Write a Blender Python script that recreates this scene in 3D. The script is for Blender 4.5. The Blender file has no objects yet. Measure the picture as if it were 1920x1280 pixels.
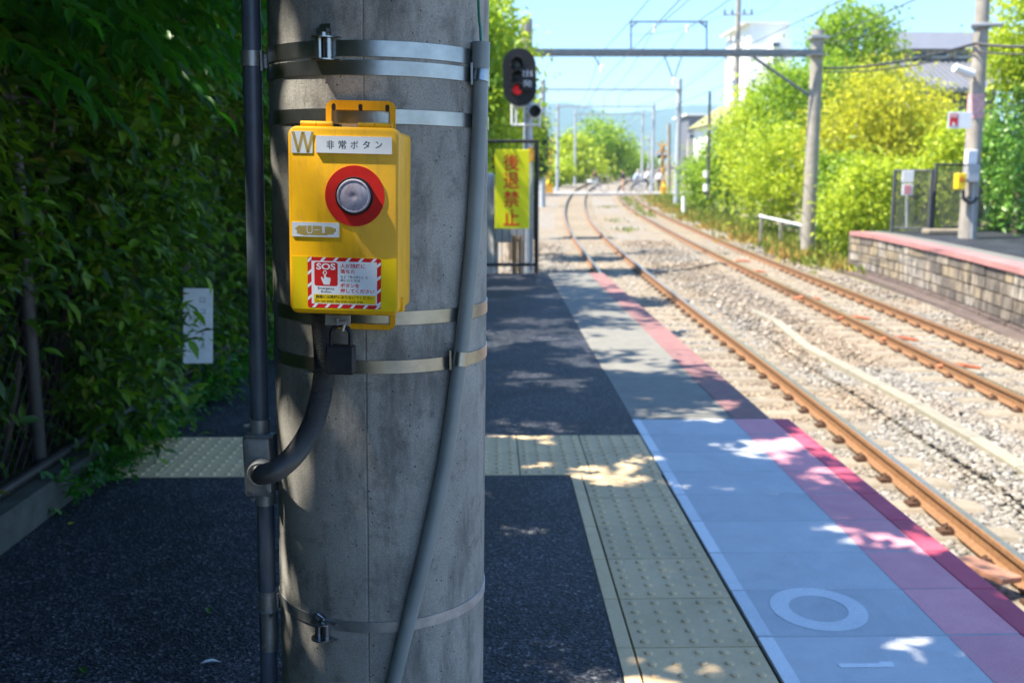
import bpy, bmesh, math, random
import numpy as np
from mathutils import Vector, Matrix, Euler

R = math.radians
rng = np.random.default_rng(7)
random.seed(7)
scene = bpy.context.scene
COL = scene.collection

# ------------------------------------------------------------------ camera
FPX = 1867.0                                   # focal length in photo pixels (35 mm on 36 mm)
PITCH = math.atan(310 / FPX)
YAW = math.atan(38 * math.cos(PITCH) / FPX)
CAMH = 1.2
cd = bpy.data.cameras.new('camera')
cd.lens = FPX / 1920 * 36.0
cd.sensor_width = 36.0
cd.clip_start = 0.05
cd.clip_end = 20000
cd.dof.use_dof = True
cd.dof.focus_distance = 1.40
cd.dof.aperture_fstop = 6.6
cd.dof.aperture_blades = 9
cam = bpy.data.objects.new('camera', cd)
cam.location = (0, 0, CAMH)
cam.rotation_euler = (math.pi / 2 - PITCH, 0, -YAW)
COL.objects.link(cam)
scene.camera = cam

# ------------------------------------------------------------------ sky, sun, exposure
SUN_EL, SUN_AZ = R(58), R(10)                  # AZ: how far behind the left-hand side the sun stands
TO_SUN = Vector((-math.cos(SUN_EL) * math.cos(SUN_AZ), -math.cos(SUN_EL) * math.sin(SUN_AZ), math.sin(SUN_EL)))
w = bpy.data.worlds.new('World')
scene.world = w
w.use_nodes = True
nt = w.node_tree
sky = nt.nodes.new('ShaderNodeTexSky')
sky.sky_type = 'NISHITA'
sky.sun_disc = False
sky.sun_elevation = SUN_EL
sky.sun_rotation = math.atan2(TO_SUN.x, TO_SUN.y)
sky.air_density = 1.0
sky.dust_density = 0.0
sky.ozone_density = 10.0
nt.links.new(sky.outputs[0], nt.nodes['Background'].inputs[0])
nt.nodes['Background'].inputs[1].default_value = 0.13
sd = bpy.data.lights.new('sun', 'SUN')
sd.energy = 5.0
sd.angle = R(0.53)
sd.color = (1.0, 0.93, 0.80)
sun = bpy.data.objects.new('sun', sd)
sun.rotation_euler = TO_SUN.to_track_quat('Z', 'Y').to_euler()
sun.location = (-8, -4, 15)
COL.objects.link(sun)
scene.view_settings.view_transform = 'Standard'
scene.view_settings.look = 'None'
scene.view_settings.exposure = 1.45
scene.view_settings.gamma = 1.0
scene.cycles.max_bounces = 7
scene.cycles.diffuse_bounces = 3
scene.cycles.glossy_bounces = 3
scene.cycles.transmission_bounces = 4
scene.cycles.volume_bounces = 0
scene.cycles.use_denoising = True

# ------------------------------------------------------------------ photo geometry helpers
_fw = Vector((math.sin(YAW) * math.cos(PITCH), math.cos(YAW) * math.cos(PITCH), -math.sin(PITCH)))
_rt = Vector((math.cos(YAW), -math.sin(YAW), 0))
_up = _rt.cross(_fw)

def ray(u, v): return _fw + _rt * ((u - 960) / FPX) - _up * ((v - 640) / FPX)
def G(u, v, z=0.0):
    r = ray(u, v); return Vector((0, 0, CAMH)) + r * ((z - CAMH) / r.z)
def P(u, v, Y):
    r = ray(u, v); return Vector((0, 0, CAMH)) + r * (Y / r.y)

# ------------------------------------------------------------------ materials
def nodes_of(name):
    m = bpy.data.materials.new(name)
    m.use_nodes = True
    return m, m.node_tree, m.node_tree.nodes['Principled BSDF']

def N(nt, t, **kw):
    n = nt.nodes.new(t)
    for k, v in kw.items():
        setattr(n, k, v)
    return n

def ramp(nt, fac, stops):
    r = N(nt, 'ShaderNodeValToRGB')
    cr = r.color_ramp
    while len(cr.elements) < len(stops): cr.elements.new(0.5)
    for e, (p, c) in zip(cr.elements, stops):
        e.position = p; e.color = (*c, 1)
    nt.links.new(fac, r.inputs[0])
    return r.outputs[0]

def mixc(nt, fac, a, b, mode='MIX'):
    n = N(nt, 'ShaderNodeMix', data_type='RGBA', blend_type=mode)
    for s, x in ((n.inputs[0], fac), (n.inputs[6], a), (n.inputs[7], b)):
        if hasattr(x, 'is_linked'): nt.links.new(x, s)
        elif isinstance(x, (int, float)): s.default_value = x
        else: s.default_value = (*x, 1)
    return n.outputs[2]

def noise(nt, scale, detail=4, rough=0.6, vec=None, dist=0.0):
    n = N(nt, 'ShaderNodeTexNoise')
    n.inputs['Scale'].default_value = scale
    n.inputs['Detail'].default_value = detail
    n.inputs['Roughness'].default_value = rough
    n.inputs['Distortion'].default_value = dist
    if vec is not None: nt.links.new(vec, n.inputs['Vector'])
    return n.outputs[0]

def voro(nt, scale, vec=None, feature='F1', out=0):
    n = N(nt, 'ShaderNodeTexVoronoi', feature=feature)
    n.inputs['Scale'].default_value = scale
    if vec is not None: nt.links.new(vec, n.inputs['Vector'])
    return n.outputs[out]

def objco(nt, scale=None):
    c = N(nt, 'ShaderNodeNewGeometry').outputs['Position']
    if scale is None: return c
    mp = N(nt, 'ShaderNodeMapping')
    mp.inputs['Scale'].default_value = scale
    nt.links.new(c, mp.inputs[0])
    return mp.outputs[0]

def bump(nt, b, h, strength=0.3, dist=0.01):
    n = N(nt, 'ShaderNodeBump')
    n.inputs['Strength'].default_value = strength
    n.inputs['Distance'].default_value = dist
    nt.links.new(h, n.inputs['Height'])
    nt.links.new(n.outputs[0], b.inputs['Normal'])

def plain(name, col, rough=0.6, metal=0.0, var=0.12, vscale=12.0, bmp=0.0, bscale=80.0, spec=0.5):
    m, nt, b = nodes_of(name)
    c = objco(nt)
    n = noise(nt, vscale, 5, 0.6, c)
    d = tuple(max(0, x * (1 - var)) for x in col); l = tuple(min(1, x * (1 + var)) for x in col)
    nt.links.new(ramp(nt, n, [(0.3, d), (0.7, l)]), b.inputs['Base Color'])
    b.inputs['Roughness'].default_value = rough
    b.inputs['Metallic'].default_value = metal
    b.inputs['Specular IOR Level'].default_value = spec
    if bmp: bump(nt, b, noise(nt, bscale, 3, 0.6, c), bmp, 0.004)
    return m

def leafmat(name, dark, mid, light, trans=0.35, rough=0.45, tint=None, extra=None):
    m, nt, b = nodes_of(name)
    g = N(nt, 'ShaderNodeNewGeometry')
    stops = [(0.0, dark), (0.55, mid), (1.0, light)]
    if extra: stops = [(0.0, dark), (0.5, mid), (0.9, light), (1.0, extra)]
    c = ramp(nt, g.outputs['Random Per Island'], stops)
    nt.links.new(c, b.inputs['Base Color'])
    b.inputs['Roughness'].default_value = rough
    tr = N(nt, 'ShaderNodeBsdfTranslucent')
    tc = mixc(nt, 0.5, c, tint or tuple(min(1, x * 1.6) for x in light))
    nt.links.new(tc, tr.inputs[0])
    mx = N(nt, 'ShaderNodeMixShader')
    mx.inputs[0].default_value = trans
    nt.links.new(b.outputs[0], mx.inputs[1]); nt.links.new(tr.outputs[0], mx.inputs[2])
    nt.links.new(mx.outputs[0], nt.nodes['Material Output'].inputs[0])
    return m

M = {}
# asphalt: dark binder, grey chips of different sizes
def mk_asphalt():
    m, nt, b = nodes_of('asphalt')
    c = objco(nt)
    cell = voro(nt, 150, c, out=1)
    sep = N(nt, 'ShaderNodeSeparateColor'); nt.links.new(cell, sep.inputs[0])
    base = ramp(nt, sep.outputs[0], [(0.0, (0.010, 0.011, 0.016)), (0.5, (0.025, 0.028, 0.038)), (0.82, (0.060, 0.065, 0.080)), (0.97, (0.12, 0.127, 0.142)), (1.0, (0.24, 0.24, 0.245))])
    big = noise(nt, 1.6, 7, 0.7, c, 0.6)
    col = mixc(nt, 1.0, base, ramp(nt, big, [(0.3, (0.55, 0.55, 0.55)), (0.5, (0.95, 0.95, 0.95)), (0.72, (1.6, 1.55, 1.5))]), 'MULTIPLY')
    nt.links.new(col, b.inputs['Base Color'])
    b.inputs['Roughness'].default_value = 0.55
    b.inputs['Specular IOR Level'].default_value = 0.16
    d = voro(nt, 150, c)
    d2 = noise(nt, 60, 4, 0.7, c)
    ad = N(nt, 'ShaderNodeMath', operation='ADD'); nt.links.new(d, ad.inputs[0]); nt.links.new(d2, ad.inputs[1])
    bump(nt, b, ad.outputs[0], 0.6, 0.004)
    return m
M['asphalt'] = mk_asphalt()

def mk_concrete_pole():
    m, nt, b = nodes_of('spun_concrete')
    c = objco(nt)
    n1 = noise(nt, 6, 6, 0.65, c)
    col = ramp(nt, n1, [(0.25, (0.22, 0.212, 0.195)), (0.5, (0.31, 0.298, 0.27)), (0.75, (0.38, 0.365, 0.33))])
    # vertical dark weather streaks and blotches
    st = noise(nt, 1.0, 6, 0.7, objco(nt, (15, 15, 3.6)))
    col = mixc(nt, ramp(nt, st, [(0.50, (0, 0, 0)), (0.66, (0.7, 0.7, 0.7))]), col, (0.085, 0.083, 0.078))
    bl = noise(nt, 22, 7, 0.75, c)
    col = mixc(nt, ramp(nt, bl, [(0.53, (0, 0, 0)), (0.66, (0.5, 0.5, 0.5))]), col, (0.085, 0.083, 0.076))
    # fine sand speckle and air holes
    sp = noise(nt, 420, 2, 0.8, c)
    col = mixc(nt, 1.0, col, ramp(nt, sp, [(0.3, (0.72, 0.72, 0.72)), (0.7, (1.22, 1.22, 1.22))]), 'MULTIPLY')
    v = voro(nt, 95, c)
    hole = ramp(nt, v, [(0.09, (1, 1, 1)), (0.15, (0, 0, 0))])
    sel = ramp(nt, noise(nt, 30, 2, 0.5, c), [(0.5, (0, 0, 0)), (0.56, (1, 1, 1))])
    hm = mixc(nt, 1.0, hole, sel, 'MULTIPLY')
    col = mixc(nt, hm, col, (0.035, 0.035, 0.035))
    nt.links.new(col, b.inputs['Base Color'])
    b.inputs['Roughness'].default_value = 0.85
    h = mixc(nt, 1.0, ramp(nt, noise(nt, 240, 4, 0.7, c), [(0, (0.35,) * 3), (1, (0.65,) * 3)]), hm, 'SUBTRACT')
    bump(nt, b, h, 0.55, 0.003)
    return m
M['pole'] = mk_concrete_pole()
M['steel'] = plain('galvanised_steel', (0.33, 0.34, 0.35), 0.3, 0.95, 0.18, 25, 0.05, 200)
M['steel_dull'] = plain('weathered_steel', (0.42, 0.43, 0.44), 0.48, 0.85, 0.25, 30, 0.1, 200)
M['pipe'] = plain('bluish_grey_painted_pipe', (0.10, 0.13, 0.18), 0.45, 0.25, 0.15, 18, 0.12, 260)
M['cast'] = plain('cast_zinc_box', (0.34, 0.36, 0.38), 0.42, 0.6, 0.2, 40, 0.15, 300)
M['pvc'] = plain('grey_pvc', (0.205, 0.235, 0.235), 0.42, 0.0, 0.12, 14, 0.04, 200)
M['flex'] = plain('dark_grey_flexible_hose', (0.06, 0.062, 0.066), 0.38, 0.1, 0.2, 30)
M['green_wire'] = plain('green_wire', (0.0, 0.16, 0.11), 0.4)
M['black_rubber'] = plain('black_vinyl', (0.012, 0.012, 0.014), 0.35, 0.0, 0.3, 60)
M['padlock'] = plain('black_padlock', (0.012, 0.013, 0.017), 0.6, 0.0, 0.4, 90, 0.1, 300)
M['rustspot'] = plain('rust', (0.28, 0.11, 0.03), 0.85, 0.0, 0.4, 60)

def mk_yellow():
    m, nt, b = nodes_of('yellow_paint')
    c = objco(nt)
    n1 = noise(nt, 14, 5, 0.6, c)
    col = ramp(nt, n1, [(0.3, (0.74, 0.36, 0.002)), (0.7, (0.85, 0.44, 0.003))])
    dirt = noise(nt, 1.0, 6, 0.7, objco(nt, (45, 45, 9)))
    col = mixc(nt, ramp(nt, dirt, [(0.50, (0, 0, 0)), (0.74, (0.5,) * 3)]), col, (0.36, 0.21, 0.02))
    chip = ramp(nt, noise(nt, 130, 5, 0.75, c), [(0.735, (0, 0, 0)), (0.76, (0.8,) * 3)])
    col = mixc(nt, chip, col, (0.22, 0.14, 0.05))
    nt.links.new(col, b.inputs['Base Color'])
    b.inputs['Roughness'].default_value = 0.42
    bump(nt, b, noise(nt, 300, 3, 0.5, c), 0.08, 0.002)
    return m
M['yellow'] = mk_yellow()
M['yellow_panel'] = plain('bright_yellow_film', (0.82, 0.56, 0.002), 0.4, 0, 0.05, 20)
M['white_film'] = plain('white_film', (0.74, 0.76, 0.78), 0.35, 0, 0.06, 30)
M['red_print'] = plain('red_print', (0.62, 0.012, 0.014), 0.4, 0, 0.08, 30)
M['red_paint'] = plain('red_ring_paint', (0.56, 0.006, 0.002), 0.5, 0, 0.1, 40)
M['black_print'] = plain('black_print', (0.012, 0.012, 0.014), 0.5)
M['gold_print'] = plain('gold_letter', (0.50, 0.36, 0.10), 0.4, 0.1, 0.1, 60)
def mk_lens():
    m, nt, b = nodes_of('button_lens')
    c = objco(nt)
    n1 = noise(nt, 45, 6, 0.7, c, 1.2)
    col = ramp(nt, n1, [(0.32, (0.20, 0.15, 0.19)), (0.5, (0.31, 0.29, 0.35)), (0.7, (0.38, 0.38, 0.44))])
    nt.links.new(col, b.inputs['Base Color'])
    b.inputs['Roughness'].default_value = 0.75
    b.inputs['Specular IOR Level'].default_value = 0.3
    return m
M['lens'] = mk_lens()
def mk_worn():
    m, nt, b = nodes_of('worn_plate')
    c = objco(nt)
    n1 = noise(nt, 55, 6, 0.7, c)
    nt.links.new(ramp(nt, n1, [(0.44, (0.66, 0.67, 0.66)), (0.56, (0.58, 0.42, 0.10))]), b.inputs['Base Color'])
    b.inputs['Roughness'].default_value = 0.45
    return m
M['worn'] = mk_worn()

def mk_paving(name, c0, c1, dirt, rough=0.7, sc=9, speck=0.12):
    m, nt, b = nodes_of(name)
    c = objco(nt)
    col = ramp(nt, noise(nt, sc, 6, 0.65, c), [(0.3, c0), (0.7, c1)])
    col = mixc(nt, ramp(nt, noise(nt, 3.1, 6, 0.7, c, 0.8), [(0.52, (0, 0, 0)), (0.72, (0.45,) * 3)]), col, dirt)
    oi = N(nt, 'ShaderNodeObjectInfo').outputs['Random']
    col = mixc(nt, 1.0, col, ramp(nt, oi, [(0.0, (0.86, 0.87, 0.88)), (1.0, (1.08, 1.07, 1.06))]), 'MULTIPLY')
    spk = noise(nt, 34, 6, 0.8, c)
    col = mixc(nt, ramp(nt, spk, [(0.66, (0, 0, 0)), (0.74, (0.5,) * 3)]), col, dirt)
    s = 1.0 - speck
    col = mixc(nt, 1.0, col, ramp(nt, noise(nt, 260, 2, 0.7, c), [(0.3, (s,) * 3), (0.7, (1 + speck,) * 3)]), 'MULTIPLY')
    nt.links.new(col, b.inputs['Base Color'])
    b.inputs['Roughness'].default_value = rough
    bump(nt, b, noise(nt, 200, 4, 0.7, c), 0.25, 0.003)
    return m
M['tactile'] = mk_paving('tactile_yellow', (0.70, 0.50, 0.27), (0.82, 0.60, 0.34), (0.46, 0.34, 0.22), 0.75, 5)
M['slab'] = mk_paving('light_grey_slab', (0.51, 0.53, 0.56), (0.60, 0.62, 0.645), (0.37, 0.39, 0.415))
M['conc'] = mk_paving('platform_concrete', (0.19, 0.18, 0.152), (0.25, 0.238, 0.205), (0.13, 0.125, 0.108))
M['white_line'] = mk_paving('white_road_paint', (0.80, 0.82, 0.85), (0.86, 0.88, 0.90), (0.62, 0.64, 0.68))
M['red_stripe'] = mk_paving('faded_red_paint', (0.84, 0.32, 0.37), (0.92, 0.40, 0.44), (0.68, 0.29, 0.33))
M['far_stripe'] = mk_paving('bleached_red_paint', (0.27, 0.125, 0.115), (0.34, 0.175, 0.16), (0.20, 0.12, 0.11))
M['red_edge'] = mk_paving('crimson_edge', (0.58, 0.07, 0.13), (0.66, 0.11, 0.17), (0.42, 0.07, 0.12))
M['kerb'] = mk_paving('mossy_kerb', (0.055, 0.057, 0.045), (0.095, 0.097, 0.08), (0.022, 0.034, 0.014), 0.9, 14, 0.2)
M['joint'] = plain('dark_joint', (0.04, 0.042, 0.035), 0.95)
M['trough'] = mk_paving('trough_concrete', (0.27, 0.245, 0.185), (0.34, 0.31, 0.24), (0.20, 0.18, 0.135), 0.9)

def mk_rail():
    m, nt, b = nodes_of('rusty_rail')
    c = objco(nt)
    nt.links.new(ramp(nt, noise(nt, 30, 6, 0.7, c), [(0.3, (0.17, 0.08, 0.035)), (0.7, (0.31, 0.165, 0.075))]), b.inputs['Base Color'])
    b.inputs['Roughness'].default_value = 0.7
    return m
M['rail'] = mk_rail()
M['rail_top'] = plain('worn_rail_head', (0.62, 0.50, 0.36), 0.28, 0.9, 0.1, 8)
M['sleeper'] = mk_paving('dusty_sleeper', (0.25, 0.20, 0.14), (0.34, 0.285, 0.21), (0.17, 0.13, 0.09), 0.9, 12, 0.2)
M['clip'] = plain('rusty_clip', (0.10, 0.05, 0.028), 0.8, 0.2, 0.3, 50)
M['orange'] = plain('orange_clamp', (0.45, 0.12, 0.04), 0.6)

def mk_stone():
    m, nt, b = nodes_of('ballast_stone')
    g = N(nt, 'ShaderNodeNewGeometry')
    col = ramp(nt, g.outputs['Random Per Island'], [(0.0, (0.17, 0.15, 0.125)), (0.35, (0.25, 0.228, 0.195)), (0.7, (0.31, 0.285, 0.245)), (0.95, (0.37, 0.345, 0.30)), (1.0, (0.55, 0.53, 0.50))])
    pos = N(nt, 'ShaderNodeNewGeometry').outputs['Position']
    # rust-brown dust near the rails of the near track, greyer stone elsewhere
    big = noise(nt, 0.35, 3, 0.5, pos)
    col = mixc(nt, ramp(nt, big, [(0.42, (0.55,) * 3), (0.6, (0.0,) * 3)]), col, mixc(nt, 1.0, col, (1.1, 0.80, 0.52), 'MULTIPLY'))
    col = mixc(nt, 1.0, col, ramp(nt, noise(nt, 60, 4, 0.7, pos), [(0.3, (0.8,) * 3), (0.7, (1.15,) * 3)]), 'MULTIPLY')
    nt.links.new(col, b.inputs['Base Color'])
    b.inputs['Roughness'].default_value = 0.9
    return m
M['stone'] = mk_stone()
def mk_ballast():
    m, nt, b = nodes_of('ballast_bed')
    pos = objco(nt)
    cell = voro(nt, 22, pos, out=1)
    sep = N(nt, 'ShaderNodeSeparateColor'); nt.links.new(cell, sep.inputs[0])
    col = ramp(nt, sep.outputs[0], [(0.0, (0.17, 0.15, 0.12)), (0.4, (0.25, 0.225, 0.185)), (0.8, (0.32, 0.285, 0.24)), (1.0, (0.42, 0.39, 0.345))])
    big = noise(nt, 0.3, 4, 0.6, pos)
    col = mixc(nt, ramp(nt, big, [(0.4, (0.6,) * 3), (0.62, (0.0,) * 3)]), col, mixc(nt, 1.0, col, (1.0, 0.80, 0.58), 'MULTIPLY'))
    nt.links.new(col, b.inputs['Base Color'])
    b.inputs['Roughness'].default_value = 0.95
    bump(nt, b, voro(nt, 22, pos), 1.0, 0.03)
    return m
M['ballast'] = mk_ballast()
def mk_ground():
    m, nt, b = nodes_of('ground_soil')
    pos = objco(nt)
    n1 = noise(nt, 0.5, 8, 0.65, pos)
    col = ramp(nt, n1, [(0.35, (0.08, 0.11, 0.035)), (0.5, (0.20, 0.18, 0.08)), (0.65, (0.30, 0.24, 0.14))])
    nt.links.new(col, b.inputs['Base Color'])
    b.inputs['Roughness'].default_value = 0.95
    bump(nt, b, noise(nt, 8, 6, 0.7, pos), 0.6, 0.05)
    return m
M['ground'] = mk_ground()
M['mount'] = plain('wooded_mountain', (0.055, 0.085, 0.045), 0.95, 0, 0.3, 0.01)
M['bark'] = plain('bark', (0.10, 0.075, 0.05), 0.9, 0, 0.35, 20, 0.5, 40)
M['leaf_dark'] = leafmat('dark_leaf', (0.006, 0.02, 0.003), (0.038, 0.105, 0.007), (0.17, 0.32, 0.016), 0.34, 0.55, (0.22, 0.55, 0.010), (0.13, 0.06, 0.012))
M['leaf_big'] = leafmat('compound_leaf', (0.015, 0.075, 0.010), (0.03, 0.13, 0.014), (0.06, 0.21, 0.02), 0.4, 0.4, (0.10, 0.50, 0.015))
M['leaf_canopy'] = leafmat('canopy_leaf', (0.03, 0.075, 0.015), (0.06, 0.13, 0.02), (0.10, 0.19, 0.03), 0.22, 0.45)
M['leaf_mid'] = leafmat('spring_leaf', (0.09, 0.19, 0.015), (0.22, 0.37, 0.025), (0.45, 0.60, 0.05), 0.5, 0.42, (0.60, 0.80, 0.05))
M['leaf_lime'] = leafmat('lime_leaf', (0.17, 0.29, 0.015), (0.46, 0.58, 0.03), (0.68, 0.74, 0.06), 0.5, 0.45, (0.80, 0.88, 0.06))
M['leaf_bamboo'] = leafmat('bamboo_leaf', (0.30, 0.38, 0.02), (0.60, 0.63, 0.04), (0.82, 0.78, 0.06), 0.5, 0.45, (0.75, 0.68, 0.05))
M['leaf_fresh'] = leafmat('fresh_leaf', (0.05, 0.16, 0.02), (0.13, 0.32, 0.04), (0.28, 0.48, 0.07), 0.34, 0.30, (0.35, 0.6, 0.06))
M['dry'] = leafmat('dry_weed', (0.30, 0.15, 0.04), (0.48, 0.27, 0.07), (0.48, 0.45, 0.10), 0.3, 0.7)
M['grass'] = leafmat('verge_grass', (0.10, 0.17, 0.02), (0.22, 0.29, 0.03), (0.36, 0.36, 0.06), 0.3, 0.6)
M['fence'] = plain('black_fence_paint', (0.012, 0.012, 0.013), 0.5, 0, 0.3, 30)
M['fence_left'] = plain('dark_brown_fence_paint', (0.022, 0.018, 0.017), 0.5, 0, 0.3, 30)
M['sign_white'] = plain('white_enamel_sign', (0.62, 0.64, 0.66), 0.5, 0, 0.12, 12)
M['sign_yellow'] = plain('fluorescent_yellow_sign', (0.88, 0.86, 0.0), 0.5, 0, 0.04, 6)
M['sign_red'] = plain('red_sign_lettering', (0.78, 0.03, 0.005), 0.5)
M['black'] = plain('matt_black', (0.010, 0.010, 0.012), 0.6, 0, 0.2, 20)
M['grey_metal'] = plain('light_grey_metal', (0.40, 0.41, 0.42), 0.5, 0.4, 0.12, 8)
M['dark_metal'] = plain('dark_grey_metal', (0.09, 0.09, 0.10), 0.5, 0.3, 0.15, 8)
M['beam'] = plain('grey_green_beam', (0.13, 0.15, 0.17), 0.55, 0.2, 0.15, 5)
M['conc_pole'] = plain('pale_pole_concrete', (0.34, 0.30, 0.25), 0.85, 0, 0.18, 5)
M['conc_pole_far'] = plain('silver_pole', (0.42, 0.44, 0.46), 0.7, 0.1, 0.1, 3)
M['wire'] = plain('dull_copper_wire', (0.12, 0.13, 0.15), 0.5, 0.3)
M['cable'] = plain('black_cable', (0.03, 0.03, 0.033), 0.6)
M['wood'] = plain('raw_wood_stake', (0.42, 0.24, 0.11), 0.8, 0, 0.2, 20)
M['house_white'] = plain('white_render', (0.82, 0.82, 0.80), 0.7, 0, 0.04, 0.6)
M['house_grey'] = plain('grey_siding', (0.17, 0.17, 0.20), 0.7, 0, 0.1, 1)
M['house_beige'] = plain('beige_render', (0.50, 0.44, 0.37), 0.8, 0, 0.1, 1)
M['roof_tile'] = plain('blue_grey_roof', (0.17, 0.175, 0.20), 0.55, 0, 0.12, 2)
M['roof_olive'] = plain('olive_roof', (0.33, 0.30, 0.13), 0.7, 0, 0.15, 2)
M['window'] = plain('dark_window_glass', (0.06, 0.075, 0.09), 0.12, 0, 0.2, 1)
M['crossing'] = plain('crossing_panels', (0.36, 0.335, 0.30), 0.85, 0, 0.1, 3)
M['hazard_yellow'] = plain('hazard_yellow', (0.75, 0.36, 0.02), 0.5)
M['skin'] = plain('skin', (0.52, 0.30, 0.21), 0.6)
M['hair'] = plain('dark_hair', (0.015, 0.012, 0.01), 0.6)
M['cloth_white'] = plain('white_shirt', (0.72, 0.73, 0.75), 0.9)
M['cloth_black'] = plain('black_cloth', (0.02, 0.02, 0.025), 0.9)
M['cloth_navy'] = plain('navy_trousers', (0.035, 0.045, 0.08), 0.9)
M['cloth_blue'] = plain('pale_blue_shirt', (0.42, 0.55, 0.74), 0.9)
M['cloth_maroon'] = plain('maroon_jacket', (0.16, 0.05, 0.07), 0.9)
M['cloth_grey'] = plain('light_grey_trousers', (0.48, 0.48, 0.5), 0.9)
def mk_wall_stone():
    m, nt, b = nodes_of('weathered_wall_block')
    pos = objco(nt)
    g = N(nt, 'ShaderNodeObjectInfo')
    col = ramp(nt, g.outputs['Random'], [(0.0, (0.14, 0.115, 0.095)), (0.3, (0.24, 0.20, 0.155)), (0.55, (0.36, 0.28, 0.175)), (0.8, (0.34, 0.30, 0.255)), (1.0, (0.44, 0.385, 0.31))])
    st = noise(nt, 1.0, 6, 0.7, objco(nt, (5, 5, 1.6)))
    col = mixc(nt, ramp(nt, st, [(0.44, (0, 0, 0)), (0.60, (0.85,) * 3)]), col, (0.065, 0.055, 0.05))
    nt.links.new(col, b.inputs['Base Color'])
    b.inputs['Roughness'].default_value = 0.9
    bump(nt, b, noise(nt, 30, 5, 0.7, pos), 0.5, 0.02)
    return m
M['wall_stone'] = mk_wall_stone()
M['coping'] = mk_paving('worn_red_coping', (0.40, 0.17, 0.16), (0.50, 0.23, 0.21), (0.28, 0.22, 0.20), 0.85, 2)
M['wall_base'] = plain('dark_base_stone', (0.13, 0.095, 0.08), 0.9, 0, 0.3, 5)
def mk_lamp_red():
    m, nt, b = nodes_of('lit_red_lens')
    b.inputs['Base Color'].default_value = (0.6, 0.02, 0.03, 1)
    b.inputs['Emission Color'].default_value = (1.0, 0.03, 0.05, 1)
    b.inputs['Emission Strength'].default_value = 0.08
    return m
M['lamp_red'] = mk_lamp_red()

# ------------------------------------------------------------------ mesh building
WL = {}   # world origin of each object

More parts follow.
